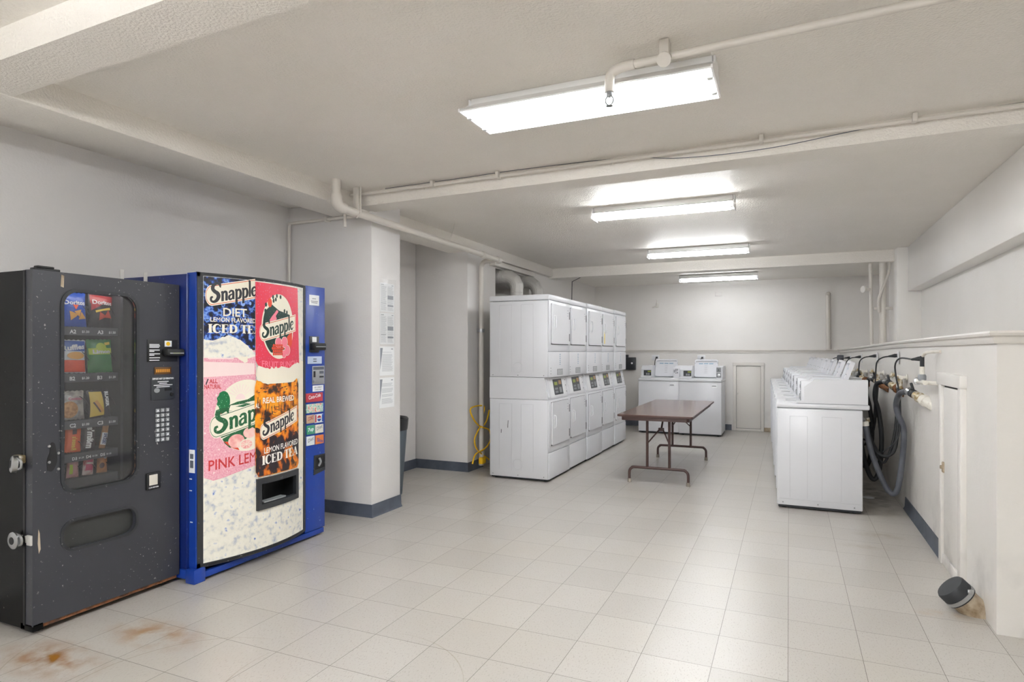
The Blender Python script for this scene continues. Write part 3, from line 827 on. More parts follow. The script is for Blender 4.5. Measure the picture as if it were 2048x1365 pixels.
# ------------------------------------------------------------------ top-load washers
def make_washer(label, loc, rz, group, coin='white', lid_len=.375):
    W, D = .682, .672
    t = thing('top_load_washer', label, 'washing machine', loc, rz, group)
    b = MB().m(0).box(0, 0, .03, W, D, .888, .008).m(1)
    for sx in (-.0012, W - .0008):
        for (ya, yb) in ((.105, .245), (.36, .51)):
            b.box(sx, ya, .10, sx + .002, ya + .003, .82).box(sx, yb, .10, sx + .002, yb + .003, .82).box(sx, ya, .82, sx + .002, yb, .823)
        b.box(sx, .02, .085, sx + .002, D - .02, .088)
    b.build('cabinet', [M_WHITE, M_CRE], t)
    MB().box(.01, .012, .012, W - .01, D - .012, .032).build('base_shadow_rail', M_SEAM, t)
    for sx in (.06, W - .06):
        for sy in (.06, D - .06):
            MB().cyl((sx, sy, 0), (sx, sy, .03), .02, n=10).build('levelling_foot', M_RUB, t)
    for yy in (.05, .33, .61):
        MB().rev([(.006, 0), (.005, .003)], (W, yy, .055), (1, 0, 0), 8).build('screw', M_GREY, t)
    MB().box(-.002, -.006, .892, W + .002, .725, .935, .012, 3).build('top_deck', M_WHITE, t)
    # tub opening rim
    MB().prism(rrect(.20, .05, .57, .44, .05), lambda a, b, h: (a, b, h), .935, .941, holes=[rrect(.22, .07, .55, .42, .04)]).build('tub_rim', M_WHITE2, t)
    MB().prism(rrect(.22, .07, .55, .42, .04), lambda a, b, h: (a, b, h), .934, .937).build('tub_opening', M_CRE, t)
    prof = [(.16, .937), (.711, .937), (.711, 1.147), (.306, 1.147), (.219, 1.081), (.219, .962), (.16, .957)]
    def wing(x0, x1, name):
        return MB().prism(prof, lambda a, b, h: (h, a, b), x0, x1).build(name, M_WHITE, t)
    wl = wing(.0, .185, 'console_wing'); wr = wing(.578, W, 'console_wing')
    MB().box(.185, .655, .937, .578, .711, 1.10, .006).build('console_back', M_WHITE, t)
    # display on the left wing
    dk = MB().box(.045, .2175, .975, .175, .221, 1.068).build('control_panel', M_DKP, wl)
    MB().box(.115, .2165, 1.035, .172, .2176, 1.058).build('display', M_LED, wl)
    for r in range(2):
        MB().box(.085 + r * .035, .2165, .985, .113 + r * .035, .2176, 1.018).build('button', M_GREY, wl)
    # coin side
    if coin == 'white':
        MB().box(.555, .18, .937, .665, .30, 1.115, .008).build('coin_box', M_WHITE, t)
        q = MB()
        for r in range(5):
            for c in range(3):
                if (r * 3 + c) % 4:
                    q.box(.568 + c * .026, .178, 1.02 + r * .016, .588 + c * .026, .1795, 1.03 + r * .016)
        q.build('price_print', M_INKD, t)
    else:
        MB().box(.58, .195, .945, .672, .30, 1.135, .006).build('coin_box', M_WHITE, t)
        MB().box(.585, .190, 1.05, .655, .196, 1.128, .002).build('coin_plate', M_GREY, t)
        MB().box(.585, .190, .952, .655, .196, 1.04, .002).build('lock_plate', M_GREY, t)
        MB().rev([(.026, 0), (.026, .006), (.014, .010), (.001, .010)], (.62, .19, .995), (0, -1, 0), 16).build('vault_lock', M_STEEL, t)
        MB().box(.615, .187, 1.07, .622, .19, 1.10).build('coin_slot', M_BLK, t)
    # open lid, tray shaped, leaning back
    hy, hz, ang = .50, .945, math.radians(20)
    def LD(a, b, h):       # a across, b up the lid, h towards the front
        return (a, hy + b * math.sin(ang) - h * math.cos(ang), hz + b * math.cos(ang) + h * math.sin(ang))
    lid = MB()
    lid.prism(rrect(.188, 0, .574, lid_len, .035), LD, 0, .012)
    lid.prism(rrect(.188, 0, .574, lid_len, .035), LD, .012, .034, holes=[rrect(.198, .012, .564, lid_len - .023, .03)])
    l = lid.build('lid', M_WHITE, t)
    q = MB()
    q.box(.0, 0, 0, 0, 0, 0)
    q = MB()
    for k in range(3):
        q.prism(rrect(.255 + k * .085, lid_len - .08, .325 + k * .085, lid_len - .06, .004, 2), LD, .0122, .0132)
    q.build('lid_heading', mat_get('label_blue'), l)
    q = MB()
    for r in range(5):
        q.prism(ell(.375, lid_len - .11 - r * .032, .032 - .004 * (r % 2), .007, 12), LD, .0122, .0130)
    q.build('lid_print', M_CRE, l)
    for sx in (.193, .569):
        MB().rev([(.006, 0), (.006, .006)], LD(sx, .25, .03), (0, -1, .3), 8).build('lid_bumper', M_GREY, l)
    # rating tag on the front
    q = MB().m(0).prism(rrect(.52, .80, .615, .855, .008), lambda a, b, h: (a, -h, b), 0, .002).m(1)
    q.box(.535, -.0028, .822, .60, -.002, .832)
    q.build('name_label', [M_PAPER, M_INKD], t)
    return t
wb1 = make_washer('white top load washer by back wall with white coin box, lid open', (-2.375, 10.75, 0), 0, 'washers by the back wall', 'white', .318)
wb2 = make_washer('white top load washer by back wall with grey coin plates, lid open', (-1.688, 10.70, 0), 0, 'washers by the back wall', 'grey', .318)
LAB_W = ['white open lid washer at near end of the right row, its side panel showing',
         'white open lid washer in the right row, second from the near end',
         'white open lid washer in the right row, third from the near end',
         'white open lid washer in the right row, fourth from the near end',
         'white open lid washer in the right row, fourth from the back wall',
         'white open lid washer in the right row, third from the back wall',
         'white open lid washer in the right row, second from the back wall',
         'white open lid washer in the right row, closest to the back wall']
WY = [6.062 + .690 * i for i in range(8)]
WX = [-.099, -.128, -.155, -.180, -.200, -.225, -.255, -.28]
wr = None
for i in range(8):
    loc = (WX[i], WY[i] + .682, 0); rz = -PI / 2 + (0 if i == 0 else .012)
    if wr is None:
        wr = make_washer(LAB_W[0], loc, rz, 'washers in the right row', 'grey')
    else:
        dup(wr, loc, rz, LAB_W[i])

# ------------------------------------------------------------------ folding table
tb = thing('folding_table', 'brown laminate folding table in the middle of the floor', 'table', (-1.265, 7.47, 0), .012)
TW, TL = .378, 1.10
MB().prism(rrect(-TW, -TL, TW, TL, .03), XYZ, .722, .742).build('tabletop', M_TABLE, tb)
ap = MB()
ap.prism(rrect(-TW + .035, -TL + .035, TW - .035, TL - .035, .03), XYZ, .682, .722, holes=[rrect(-TW + .055, -TL + .055, TW - .055, TL - .055, .02)])
ap.build('apron', M_BROWN, tb)
MB().prism(rrect(-TW - .003, -TL - .003, TW + .003, TL + .003, .03), XYZ, .724, .738, holes=[rrect(-TW + .001, -TL + .001, TW - .001, TL - .001, .03)]).build('edge_band', M_BROWN, tb)
for sy in (-1, 1):
    y = sy * .845
    lf = MB().tube([(-.305, y, .02), (-.305, y, .10), (-.297, y, .135), (-.27, y, .158), (-.23, y, .163), (.23, y, .163), (.27, y, .158), (.297, y, .135), (.305, y, .10), (.305, y, .02)], .0145, 12, 4).build('leg_frame', M_BROWN, tb)
    for sx in (-1, 1):
        MB().cyl((sx * .115, y, .16), (sx * .115, y, .70), .0145, n=12).build('upright', M_BROWN, lf)
        MB().rev([(.021, 0), (.019, .04)], (sx * .305, y, 0), (0, 0, 1), 12).build('rubber_foot', M_RUBF, lf)
        MB().tube([(sx * .115, y, .42), (sx * .02, y - sy * .18, .55)], .0075, 8, 1).build('brace', M_BROWN, lf)
    MB().tube([(0, y - sy * .18, .55), (0, y - sy * .34, .70)], .010, 8, 1).build('centre_brace', M_BROWN, lf)
    MB().box(-.03, y - sy * .18 - .012, .535, .03, y - sy * .18 + .012, .57, .004).build('brace_joint', M_BROWN, lf)

# ------------------------------------------------------------------ notices on the column
def notice(name, label, y0, y1, z0, z1, style):
    x = -3.2
    t = thing(name, label, 'notice', (x, (y0 + y1) / 2, z0), 0, 'notices on the column')
    W, H = (y1 - y0), z1 - z0
    f = lambda h: (lambda a, b, hh: (h + hh, a - W / 2, b))
    g = lambda d: (lambda a, b: (d, a - W / 2, b))
    MB().prism([(0, 0), (W, 0), (W, H), (0, H)], lambda a, b, h: (h, a - W / 2, b), .0005, .0018).build('sheet', M_PAPER, t)
    q = MB().m(0)
    rnd = random.Random(int(z0 * 1000))
    if style == 'columns':
        for (a0, a1) in ((.06, .46), (.52, .95)):
            z = H * .88
            while z > H * .06:
                q.m(0).box(.0019, a0 * W - W / 2, z, .0024, (a0 + (a1 - a0) * rnd.uniform(.75, 1)) * W - W / 2, z + .0028)
                z -= .0085
        q.m(1)
        for (a, b, w, h) in ((.52, .45, .4, .13), (.52, .2, .4, .05), (.06, .3, .36, .012), (.06, .93, .2, .02), (.8, .93, .12, .02)):
            q.box(.0025, a * W - W / 2, b * H, .0030, (a + w) * W - W / 2, (b + h) * H)
    else:
        z = H * .80
        while z > H * .12:
            q.m(0).box(.0019, .16 * W - W / 2, z, .0024, (.16 + .76 * rnd.uniform(.8, 1)) * W - W / 2, z + .003)
            z -= .008 if rnd.random() > .12 else .02
        q.m(1).flat([(.03 * W, H * .95), (.2 * W, H * .95), (.03 * W, H * .2)], lambda a, b: (.0026, a - W / 2, b))
        q.box(.0025, .78 * W - W / 2, H * .9, .0030, .9 * W - W / 2, H * .93)
    q.build('printed_text', [mat('faint_print', '#b9bcc2', .7), mat('grey_print', '#8f949d', .7)], t)
    return t
n1 = notice('wall_notice', 'two-column printed sheet in clear sleeve, topmost on the column', 4.435, 4.645, 1.735, 1.985, 'columns')
n2 = notice('wall_notice', 'two-column printed sheet with grey boxes, second from top on column', 4.435, 4.645, 1.455, 1.725, 'columns')
n3 = notice('wall_notice', 'printed letter with grey wedge mark, just under the clear sleeve', 4.43, 4.645, 1.185, 1.435, 'letter')
n4 = notice('wall_notice', 'printed letter with grey wedge mark, lowest on the column', 4.425, 4.645, .905, 1.165, 'letter')
slv = MB()
vs = []; fs = []
rnd = random.Random(3)
NY, NZ = 8, 16
for j in range(NZ + 1):
    for i in range(NY + 1):
        e = .012 if j > NZ - 3 else .003
        vs.append((-3.196 + rnd.uniform(0, e), 4.42 + .235 * i / NY, 1.44 + .58 * j / NZ + (rnd.uniform(-.008, .012) if j == NZ else 0)))
for j in range(NZ):
    for i in range(NY):
        a = j * (NY + 1) + i; fs.append((a, a + 1, a + NY + 2, a + NY + 1))
tag(MB().add(vs, fs).build('plastic_sleeve', M_FILM), 'crinkled clear plastic sleeve over the two upper notices on column', 'plastic sleeve')

# ------------------------------------------------------------------ bin behind the column
loc = (-3.575, 5.02, 0)
bn = thing('trash_bin', 'tall grey rubbish bin with black liner behind the column', 'bin', loc)
MB().rev([(.16, 0), (.175, .02), (.225, .70), (.225, .735), (.214, .735), (.205, .68), (.16, .05), (.001, .05)], (0, 0, 0), (0, 0, 1), 28).build('bin_body', M_CAN, bn)
MB().rev([(.226, .64), (.232, .69), (.236, .745), (.225, .757), (.205, .74), (.19, .6), (.15, .45), (.001, .42)], (0, 0, 0), (0, 0, 1), 28).build('bin_liner', M_BAG, bn)

# ------------------------------------------------------------------ yellow gas/extension line by the dryers
loc = Vector((-3.25, 6.75, 0))
yc = thing('extension_cord', 'yellow cord looped over the white riser pipe beside the dryers', 'cord', loc)
MB().tube(rel((-3.335, 6.684, 0.649), (-3.335, 6.694, 0.743), (-3.335, 6.367, 0.742), (-3.335, 6.423, 0.620), (-3.335, 6.612, 0.505), (-3.335, 6.758, 0.544), (-3.335, 6.849, 0.680)), .009, 8, 6).build('upper_loop', M_YEL, yc)
MB().tube(rel((-3.335, 6.612, 0.505), (-3.335, 6.540, 0.459), (-3.335, 6.456, 0.362), (-3.335, 6.540, 0.234), (-3.335, 6.844, 0.079)), .009, 8, 6).build('left_loop', M_YEL, yc)
MB().tube([(p[0] + .02, p[1], p[2]) for p in rel((-3.335, 6.612, 0.498), (-3.335, 6.808, 0.439), (-3.335, 6.833, 0.314), (-3.335, 6.684, 0.235), (-3.335, 6.447, 0.204), (-3.335, 6.367, 0.106))], .009, 8, 6).build('right_loop', M_YEL, yc)
MB().box(*rel((-3.36, 6.60, .06))[0], *rel((-3.30, 6.70, .14))[0], .015).build('plug', M_YEL, yc)

# black box on the back wall
bx = thing('wall_box', 'black control box on the back wall behind the last dryer', 'wall box', (-2.74, YB, 1.05))
MB().box(-.11, -.08, 0, .11, 0, .235, .008).build('case', M_DKP, bx)
MB().box(-.11, -.07, .235, -.03, 0, .285, .006).build('conduit_box', M_DKP, bx)
MB().rev([(.018, 0), (.018, .006), (.001, .007)], (.045, -.08, .125), (0, -1, 0), 14).build('round_badge', M_PAPER, bx)

# ------------------------------------------------------------------ outlets and cords
def outlet_back(x, z, label, sx):
    t = thing('electrical_outlet', label, 'outlet', (x, YB, z), 0, 'outlets on the back wall')
    MB().box(-.068, -.008, -.048, .068, 0, .048, .004).build('cover_plate', M_WHITE2, t)
    for k in (-.033, .033):
        MB().prism(rrect(k - .02, -.03, k + .02, .03, .008, 3), lambda a, b, h: (a, -h, b), .008, .011).build('socket', M_WHITE, t)
    c = thing('power_cord', label.replace('outlet', 'cord plugged into the outlet').replace('double ', 'black '), 'cord', (x + sx, YB - .012, z), 0, 'washer power cords')
    MB().box(-.018, -.04, -.016, .016, 0, .016, .006).build('plug', M_RUB, c)
    MB().tube([(-.005, -.035, -.005), (-.02, -.05, -.03), (-.03, -.06, -.12), (-.03, -.06, -.35)], .006, 8, 5).build('cable', M_RUB, c)
outlet_back(-2.27, 1.282, 'double outlet above the white coin box washer', .03)
outlet_back(-1.45, 1.282, 'double outlet above the grey coin plate washer', .02)
def outlet_right(y, z, label, clabel, cable, plug=True):
    x = lowx(y)
    t = thing('electrical_outlet', label, 'outlet', (x, y, z), 0, 'outlets on the low wall')
    MB().box(-.008, -.036, -.058, 0, .036, .058, .004).build('cover_plate', M_WHITE2, t)
    for k in (-.024, .024):
        MB().prism(rrect(-.016, k - .016, .016, k + .016, .006, 3), lambda a, b, h: (-h, a, b), .008, .011).build('socket', M_WHITE, t)
    c = thing('power_cord', clabel, 'cord', (x - .011, y, z + .02), 0, 'washer power cords')
    MB().rev([(.016, 0), (.018, .02), (.012, .045), (.008, .07)], (0, 0, 0), (-1, .35, -.12), 10).build('plug', M_RUB, c)
    MB().tube(cable, .0065, 8, 6).build('cable', M_RUB, c)
CB = [(-.06, .02, -.008), (-.11, .06, -.02), (-.15, .10, -.06), (-.16, .12, -.15), (-.165, .13, -.35), (-.17, .14, -.60)]
outlet_right(5.66, 1.318, 'outlet on low wall beside the thick white drain fitting', 'black cord from the outlet beside the white drain fitting',
             [(-.06, .02, -.008), (-.11, .22, .0), (-.13, .34, -.05), (-.12, .38, -.15), (-.09, .38, -.35), (-.10, .40, -.65), (-.2, .48, -.8)])
outlet_right(6.80, 1.335, 'outlet on low wall behind the nearest washer of the right row', 'black cord arching from outlet behind the nearest row washer', CB)
outlet_right(7.98, 1.325, 'outlet on low wall, second beyond the nearest washer', 'black cord arching from the second outlet beyond the nearest washer', CB)
outlet_right(9.18, 1.306, 'outlet on low wall, third beyond the nearest washer', 'black cord arching from the third outlet beyond the nearest washer', CB)
outlet_right(10.30, 1.285, 'outlet on low wall, second from the back wall corner', 'black cord from the second outlet out of the back wall corner', CB)
outlet_right(11.30, 1.285, 'outlet on low wall closest to the back wall corner', 'black cord from the outlet closest to the back wall corner', CB)

# ------------------------------------------------------------------ valves, drains and hoses behind the row
def valve_set(y, z, label, up=False):
    x = lowx(y) - .002
    t = thing('water_valve', label, 'valve', (x, y, z), 0, 'washer supply valves')
    MB().cyl((0, -.06, 0), (-.06, -.06, 0), .014, n=10).cyl((-.05, -.10, 0), (-.05, .10, 0), .016, n=12).build('manifold', M_PVC, t)
    MB().rev([(.028, 0), (.03, .004), (.026, .008)], (0, -.06, 0), (-1, 0, 0), 14).build('wall_flange', M_PVC, t)
    for k in (-.06, .06):
        v = MB().cyl((-.05, k, 0), (-.05, k, -.07), .016, n=12).build('spigot', M_BRASS, t)
        MB().cyl((-.06, k, .0), (-.11, k, .02), .006, n=8).rev([(.026, 0), (.028, .005), (.022, .012), (.008, .014)], (-.10, k, .016), (-1, 0, .35), 10).build('hand_wheel', M_BRASS, v)
    return t
valve_set(6.45, 1.165, 'brass valve pair on low wall behind the nearest washer')
valve_set(7.62, 1.165, 'brass valve pair on low wall, second from the nearest washer')
valve_set(8.75, 1.15, 'brass valve pair on low wall, third from the nearest washer')
valve_set(9.90, 1.13, 'brass valve pair on low wall, fourth from the nearest washer')
# capped stop valve with air chamber, nearest
loc = Vector((.94, 5.22, 1.18))
sv = thing('stop_valve', 'weathered stop valve with upright air pipe near the access door', 'valve', loc)
MB().rev([(.03, 0), (.028, .006)], rel((.938, 5.10, 1.172))[0], (-1, 0, 0), 14).cyl(rel((.938, 5.10, 1.172))[0], rel((.86, 5.14, 1.175))[0], .014, n=10).cyl(rel((.86, 5.10, 1.175))[0], rel((.86, 5.36, 1.175))[0], .017, n=12).build('valve_body', M_PVC, sv)
MB().rev([(.012, 0), (.026, .004), (.028, .02), (.02, .03)], rel((.86, 5.36, 1.175))[0], (0, 1, 0), 12).build('hand_wheel', M_STEEL, sv)
MB().rev([(.022, 0), (.026, .01), (.026, .035), (.02, .045)], rel((.86, 5.215, 1.185))[0], (0, 0, 1), 12).build('union_nut', M_GREY, sv)
MB().tube(rel((.86, 5.215, 1.22), (.86, 5.215, 1.285)), .016, 12, 1).build('riser', M_PVC, sv)
MB().tube(rel((.86, 5.215, 1.28), (.86, 5.215, 1.36)), .014, 12, 1).build('rubber_sleeve', M_RUB, sv)
MB().tube(rel((.86, 5.215, 1.355), (.88, 5.16, 1.385), (.935, 5.03, 1.39)), .011, 10, 3).build('return_pipe', M_PVC, sv)

def drain(y, z, label, cap, big=1.0):
    x = lowx(y) - .001
    t = thing('drain_fitting', label, 'drain fitting', (x, y, z), 0, 'washer drain fittings')
    ax = Vector((-.55, .74, .40)).normalized()
    a0 = Vector((.03, -.02, -.03))
    k = .66
    MB().rev([(.040, 0), (.040, .16 * k), (.044, .165 * k), (.044, .20 * k), (.034, .215 * k), (.034, .23 * k)], a0 + ax * -.02, ax, 20).build('trap_body', M_PVC if cap == 'white' else M_RUST, t)
    MB().rev([(.034, .0), (.038, .01), (.038, .04 * k), (.031, .05 * k), (.031, .09 * k), (.027, .10 * k)], a0 + ax * .20 * k, ax, 18).build('coupling', M_BRASS, t)
    MB().rev([(.029, 0), (.032, .004), (.032, .030), (.029, .034)], a0 + ax * .30 * k, ax, 16).build('rubber_sleeve', M_RUB, t)
    q = a0 + ax * .31 * k
    d = Vector((-.15, .45, .75)).normalized()
    MB().cyl(q + Vector((0, 0, .02)) - d * .03, q + Vector((0, 0, .02)) + d * .07, .010, n=10).build('clamp_lever', M_RUB, t)
    MB().rev([(.030, .0), (.030, .025)], a0 + ax * .355 * k, ax, 16).build('clamp_band', M_STEEL, t)
    return Vector((x, y, z)) + a0 + ax * .38 * k
hose_end = drain(5.40, 1.02, 'thick white drain fitting with black clamp near the access door', 'white')
e2 = drain(6.62, 1.04, 'rusty drain fitting behind the nearest washer of the right row', 'rust')
e3 = drain(7.45, 1.04, 'rusty drain fitting behind the second washer of the right row', 'rust')
e4 = drain(8.60, 1.03, 'rusty drain fitting behind the fourth washer of the right row', 'rust')

def hose(name, label, pts, r, m, group, ends=True, mcol=None):
    loc = Vector(pts[0])
    t = thing(name, label, 'hose', loc, 0, group)
    P = [tuple(Vector(p) - loc) for p in pts]
    MB().tube(P, r, 14, 8).build('hose_body', m, t)
    if ends:
        d = (Vector(P[1]) - Vector(P[0])).normalized()
        MB().rev([(r + .004, 0), (r + .006, .005), (r + .006, .035), (r + .004, .04)], P[0], d, 14).build('connector', mcol or M_PVC, t)
        d = (Vector(P[-2]) - Vector(P[-1])).normalized()
        MB().rev([(r + .003, 0), (r + .004, .003), (r + .004, .02), (r + .003, .024)], P[-1], d, 14).build('hose_clip', M_STEEL, t)
    return t
hose('drain_hose', 'thick grey drain hose looping from nearest washer to the white fitting',
     [(.598, 6.16, .79), (.605, 6.16, .73), (.655, 6.16, .50), (.735, 6.15, .28), (.785, 6.14, .195), (.825, 6.12, .21), (.848, 6.10, .33), (.872, 6.08, .60), (.866, 6.06, .76), (.825, 6.05, .88), (.812, 6.02, .965), (.815, 5.85, 1.055), tuple(hose_end)], .0225, M_HOSE, 'washer drain hoses')
for k, (e, yw, lb) in enumerate(((e2, 6.95, 'black drain hose rising to the rusty fitting behind the nearest washer'),
                                 (e3, 7.70, 'black drain hose rising to the rusty fitting behind the second washer'),
                                 (e4, 8.85, 'black drain hose rising to the rusty fitting behind the fourth washer'))):
    hose('drain_hose', lb, [(.62 - .02 * k, yw, .80), (.63 - .02 * k, yw, .60), (.68 - .02 * k, yw - .02, .30), (.74, yw - .03, .16), (.79, yw - .04, .25), (.81, yw - .05, .55), (.79, yw - .02, .80), (.76, yw, .95), (.775, yw - .02, 1.08), tuple(e)], .021, M_RUB, 'washer drain hoses')
k = 0
for (yv, zv) in ((6.45, 1.165), (7.62, 1.165), (8.75, 1.15)):
    nm = ('nearest', 'second', 'third')[k]
    for j, dy in enumerate((-.06, .06)):
        x = lowx(yv) - .052
        lab = 'thin black supply hose hanging from %s spigot of the %s brass valve pair' % (('near', 'far')[j], nm)
        hose('supply_hose', lab, [(x, yv + dy, zv - .06), (x - .01, yv + dy, zv - .22), (x - .03, yv + dy - .02, zv - .50), (x - .07 - .02 * j, yv + dy - .03, zv - .66 - .07 * j), (x - .14, yv + dy, zv - .70 - .06 * j), (x - .22, yv + dy + .05, zv - .56), (.615 - .02 * k, yv + dy + .10, zv - .38)], .011, M_RUB, 'washer supply hoses', True, M_BRASS)
    k += 1
hose('supply_hose', 'long black supply hose drooping in a wide loop behind nearest washer', [(.64, 6.40, .80), (.66, 6.40, .62), (.71, 6.38, .50), (.78, 6.36, .47), (.845, 6.36, .53), (.87, 6.38, .70), (.885, 6.42, .95), (.893, 6.50, 1.08)], .013, M_RUB, 'washer supply hoses', True, M_BRASS)
tag(MB().box(.70, 11.2, 1.22, .80, 11.28, 1.34, .02).build('grey_cloth', M_HOSE), 'small dark grey bundle on the low wall near the back corner', 'bundle')

# ------------------------------------------------------------------ artwork materials
def art(name, col, rough=.32, scale=30., cols=(), stretch=(1, 1, 1), kind='noise', detail=5, emit=0):
    """printed pattern: noise pushed through stepped colours. cols=[(pos,hex)]"""
    m = mat(name, col, rough)
    if cols:
        nt = m.node_tree; L = nt.links; p = nt.nodes['Principled BSDF']
        tc = nd(nt, 'ShaderNodeTexCoord'); mp = nd(nt, 'ShaderNodeMapping'); mp.inputs['Scale'].default_value = stretch
        L.new(tc.outputs['Object'], mp.inputs['Vector'])
        if kind == 'noise':
            n = nd(nt, 'ShaderNodeTexNoise'); n.inputs['Scale'].default_value = scale; n.inputs['Detail'].default_value = detail; out = n.outputs['Fac']
        else:
            n = nd(nt, 'ShaderNodeTexVoronoi'); n.inputs['Scale'].default_value = scale; out = n.outputs['Distance']
        L.new(mp.outputs[0], n.inputs['Vector'])
        r = nd(nt, 'ShaderNodeValToRGB'); r.color_ramp.interpolation = 'LINEAR'
        el = r.color_ramp.elements
        while len(el) > 1:
            el.remove(el[-1])
        el[0].position = cols[0][0]; el[0].color = lin(cols[0][1])
        for (q, c) in cols[1:]:
            e = el.new(q); e.color = lin(c)
        L.new(out, r.inputs['Fac']); L.new(r.outputs['Color'], p.inputs['Base Color'])
    return m
A_ICE = art('print_ice', '#e9e6da', .35, 26, [(.22, '#5f72ab'), (.28, '#a9b0c0'), (.38, '#d0d1cf'), (.47, '#e9e6da'), (.62, '#efece0'), (.68, '#cfd2d8'), (.74, '#4f72c0')], detail=9)
A_TEAB = art('print_night_tea', '#16204a', .32, 26, [(.40, '#0f1220'), (.47, '#16224e'), (.52, '#2b57b8'), (.58, '#7fa6e6'), (.64, '#1b2a60'), (.7, '#0f1220')], detail=4)
A_PINK = art('print_pink_can', '#e9a9b6', .32, 120, [(.15, '#f6dfe2'), (.3, '#e7a0b0'), (.45, '#eab3be'), (.7, '#e29aac')], kind='vor')
A_PALE = art('print_pale_pink', '#f3dcd9', .32)
A_RED = art('print_red_can', '#d83a52', .32, 70, [(.08, '#f3b6c0'), (.16, '#d23a58'), (.6, '#d9384e')], kind='vor')
A_AMB = art('print_amber', '#e58a16', .32, 13, [(.38, '#3a2418'), (.43, '#a5571a'), (.48, '#e07f12'), (.56, '#f0a224'), (.66, '#d9760f')], stretch=(1, 1, .8), detail=5)
A_AMBD = art('print_dark_amber', '#2b2026', .32, 12, [(.40, '#241d24'), (.49, '#2d2024'), (.53, '#c2601a'), (.60, '#e88a1c'), (.66, '#3a2420')], stretch=(1, 1, .6), detail=4)
A_CRM = art('print_cream', '#f1ead8', .35)
A_ORG = art('print_orange', '#d5562a', .35)
A_INK = art('print_charcoal', '#2a2a30', .35)
A_GRN = art('print_green', '#1f5a35', .35, 80, [(.1, '#dfe8dc'), (.17, '#1e5b36'), (.6, '#215f3a')], kind='vor')
A_DGR = art('print_dark_green', '#16352f', .35, 70, [(.06, '#c9d2cc'), (.12, '#16352f'), (.6, '#19392f')], kind='vor')
A_TREE = art('print_leaf_green', '#1c7a49', .35, 90, [(.1, '#cfe5cf'), (.2, '#1a7a48'), (.6, '#156a3d')], kind='vor')
A_BRN = art('print_trunk', '#8f4a2c', .35)
A_REDT = art('print_red_text', '#c3302f', .35)
A_LEM = art('print_lemon_pink', '#f0b8b0', .35, 20, [(.35, '#e79a98'), (.5, '#f3c4bb'), (.65, '#f6d9cf')])
A_WHT = art('print_white', '#f4f1ea', .35)
A_PNKF = art('print_fruit_pink', '#ea7f92', .35)
A_SCR = art('print_scarlet', '#d8482e', .35)
A_BLUL = art('print_light_blue', '#8fb0e8', .35)

# ------------------------------------------------------------------ drinks machine (front towards +X)
bv = thing('drinks_vending_machine', 'tall blue drinks vending machine with bulging picture door', 'vending machine', (-3.25, 2.64, 0), PI / 2)
def bul(a):
    q = max(0, min(1, a / .92)); return -.40 * q * (1 - q)
def PN(layer):
    return lambda a, b: (a + .06, bul(a) - .0015 - .0009 * layer, b)
def strips(poly, ax, step):
    """cut a small convex polygon into bands of width step along one axis"""
    lo = min(p[ax] for p in poly); hi = max(p[ax] for p in poly)
    out = []; k = math.floor(lo / step)
    while k * step < hi - 1e-9:
        q = list(poly)
        for (lim, sg) in ((k * step, 1), ((k + 1) * step, -1)):
            r = []
            for i in range(len(q)):
                p0, p1 = q[i - 1], q[i]
                d0, d1 = sg * (p0[ax] - lim), sg * (p1[ax] - lim)
                if (d0 < 0) != (d1 < 0):
                    t = d0 / (d0 - d1); r.append((p0[0] + (p1[0] - p0[0]) * t, p0[1] + (p1[1] - p0[1]) * t))
                if d1 >= 0:
                    r.append(p1)
            q = r
            if len(q) < 3:
                break
        if len(q) >= 3:
            out.append(q)
        k += 1
    return out
class Art(MB):
    """flat drawing in (across, up) that is then cut into strips and laid on the bulging door"""
    def __init__(s):
        super().__init__(); s.lay = 0
    def at(s, layer, m):
        s.lay = layer; s.cur = m; return s
    def P(s):
        L = s.lay
        return lambda a, b: (a, L, b)
    def fill(s, poly):
        return s.flat(poly, s.P())
    def bend(s):
        V = []; F = []; MI = []
        for f, mi in zip(s.f, s.mi):
            lay = s.v[f[0]][1]
            for piece in strips([(s.v[i][0], s.v[i][2]) for i in f], 0, .05):
                b0 = len(V); V += [PN(lay)(a, b) for a, b in piece]
                F.append(tuple(range(b0, b0 + len(piece)))); MI.append(mi)
        s.v, s.f, s.mi = V, F, MI
        return s

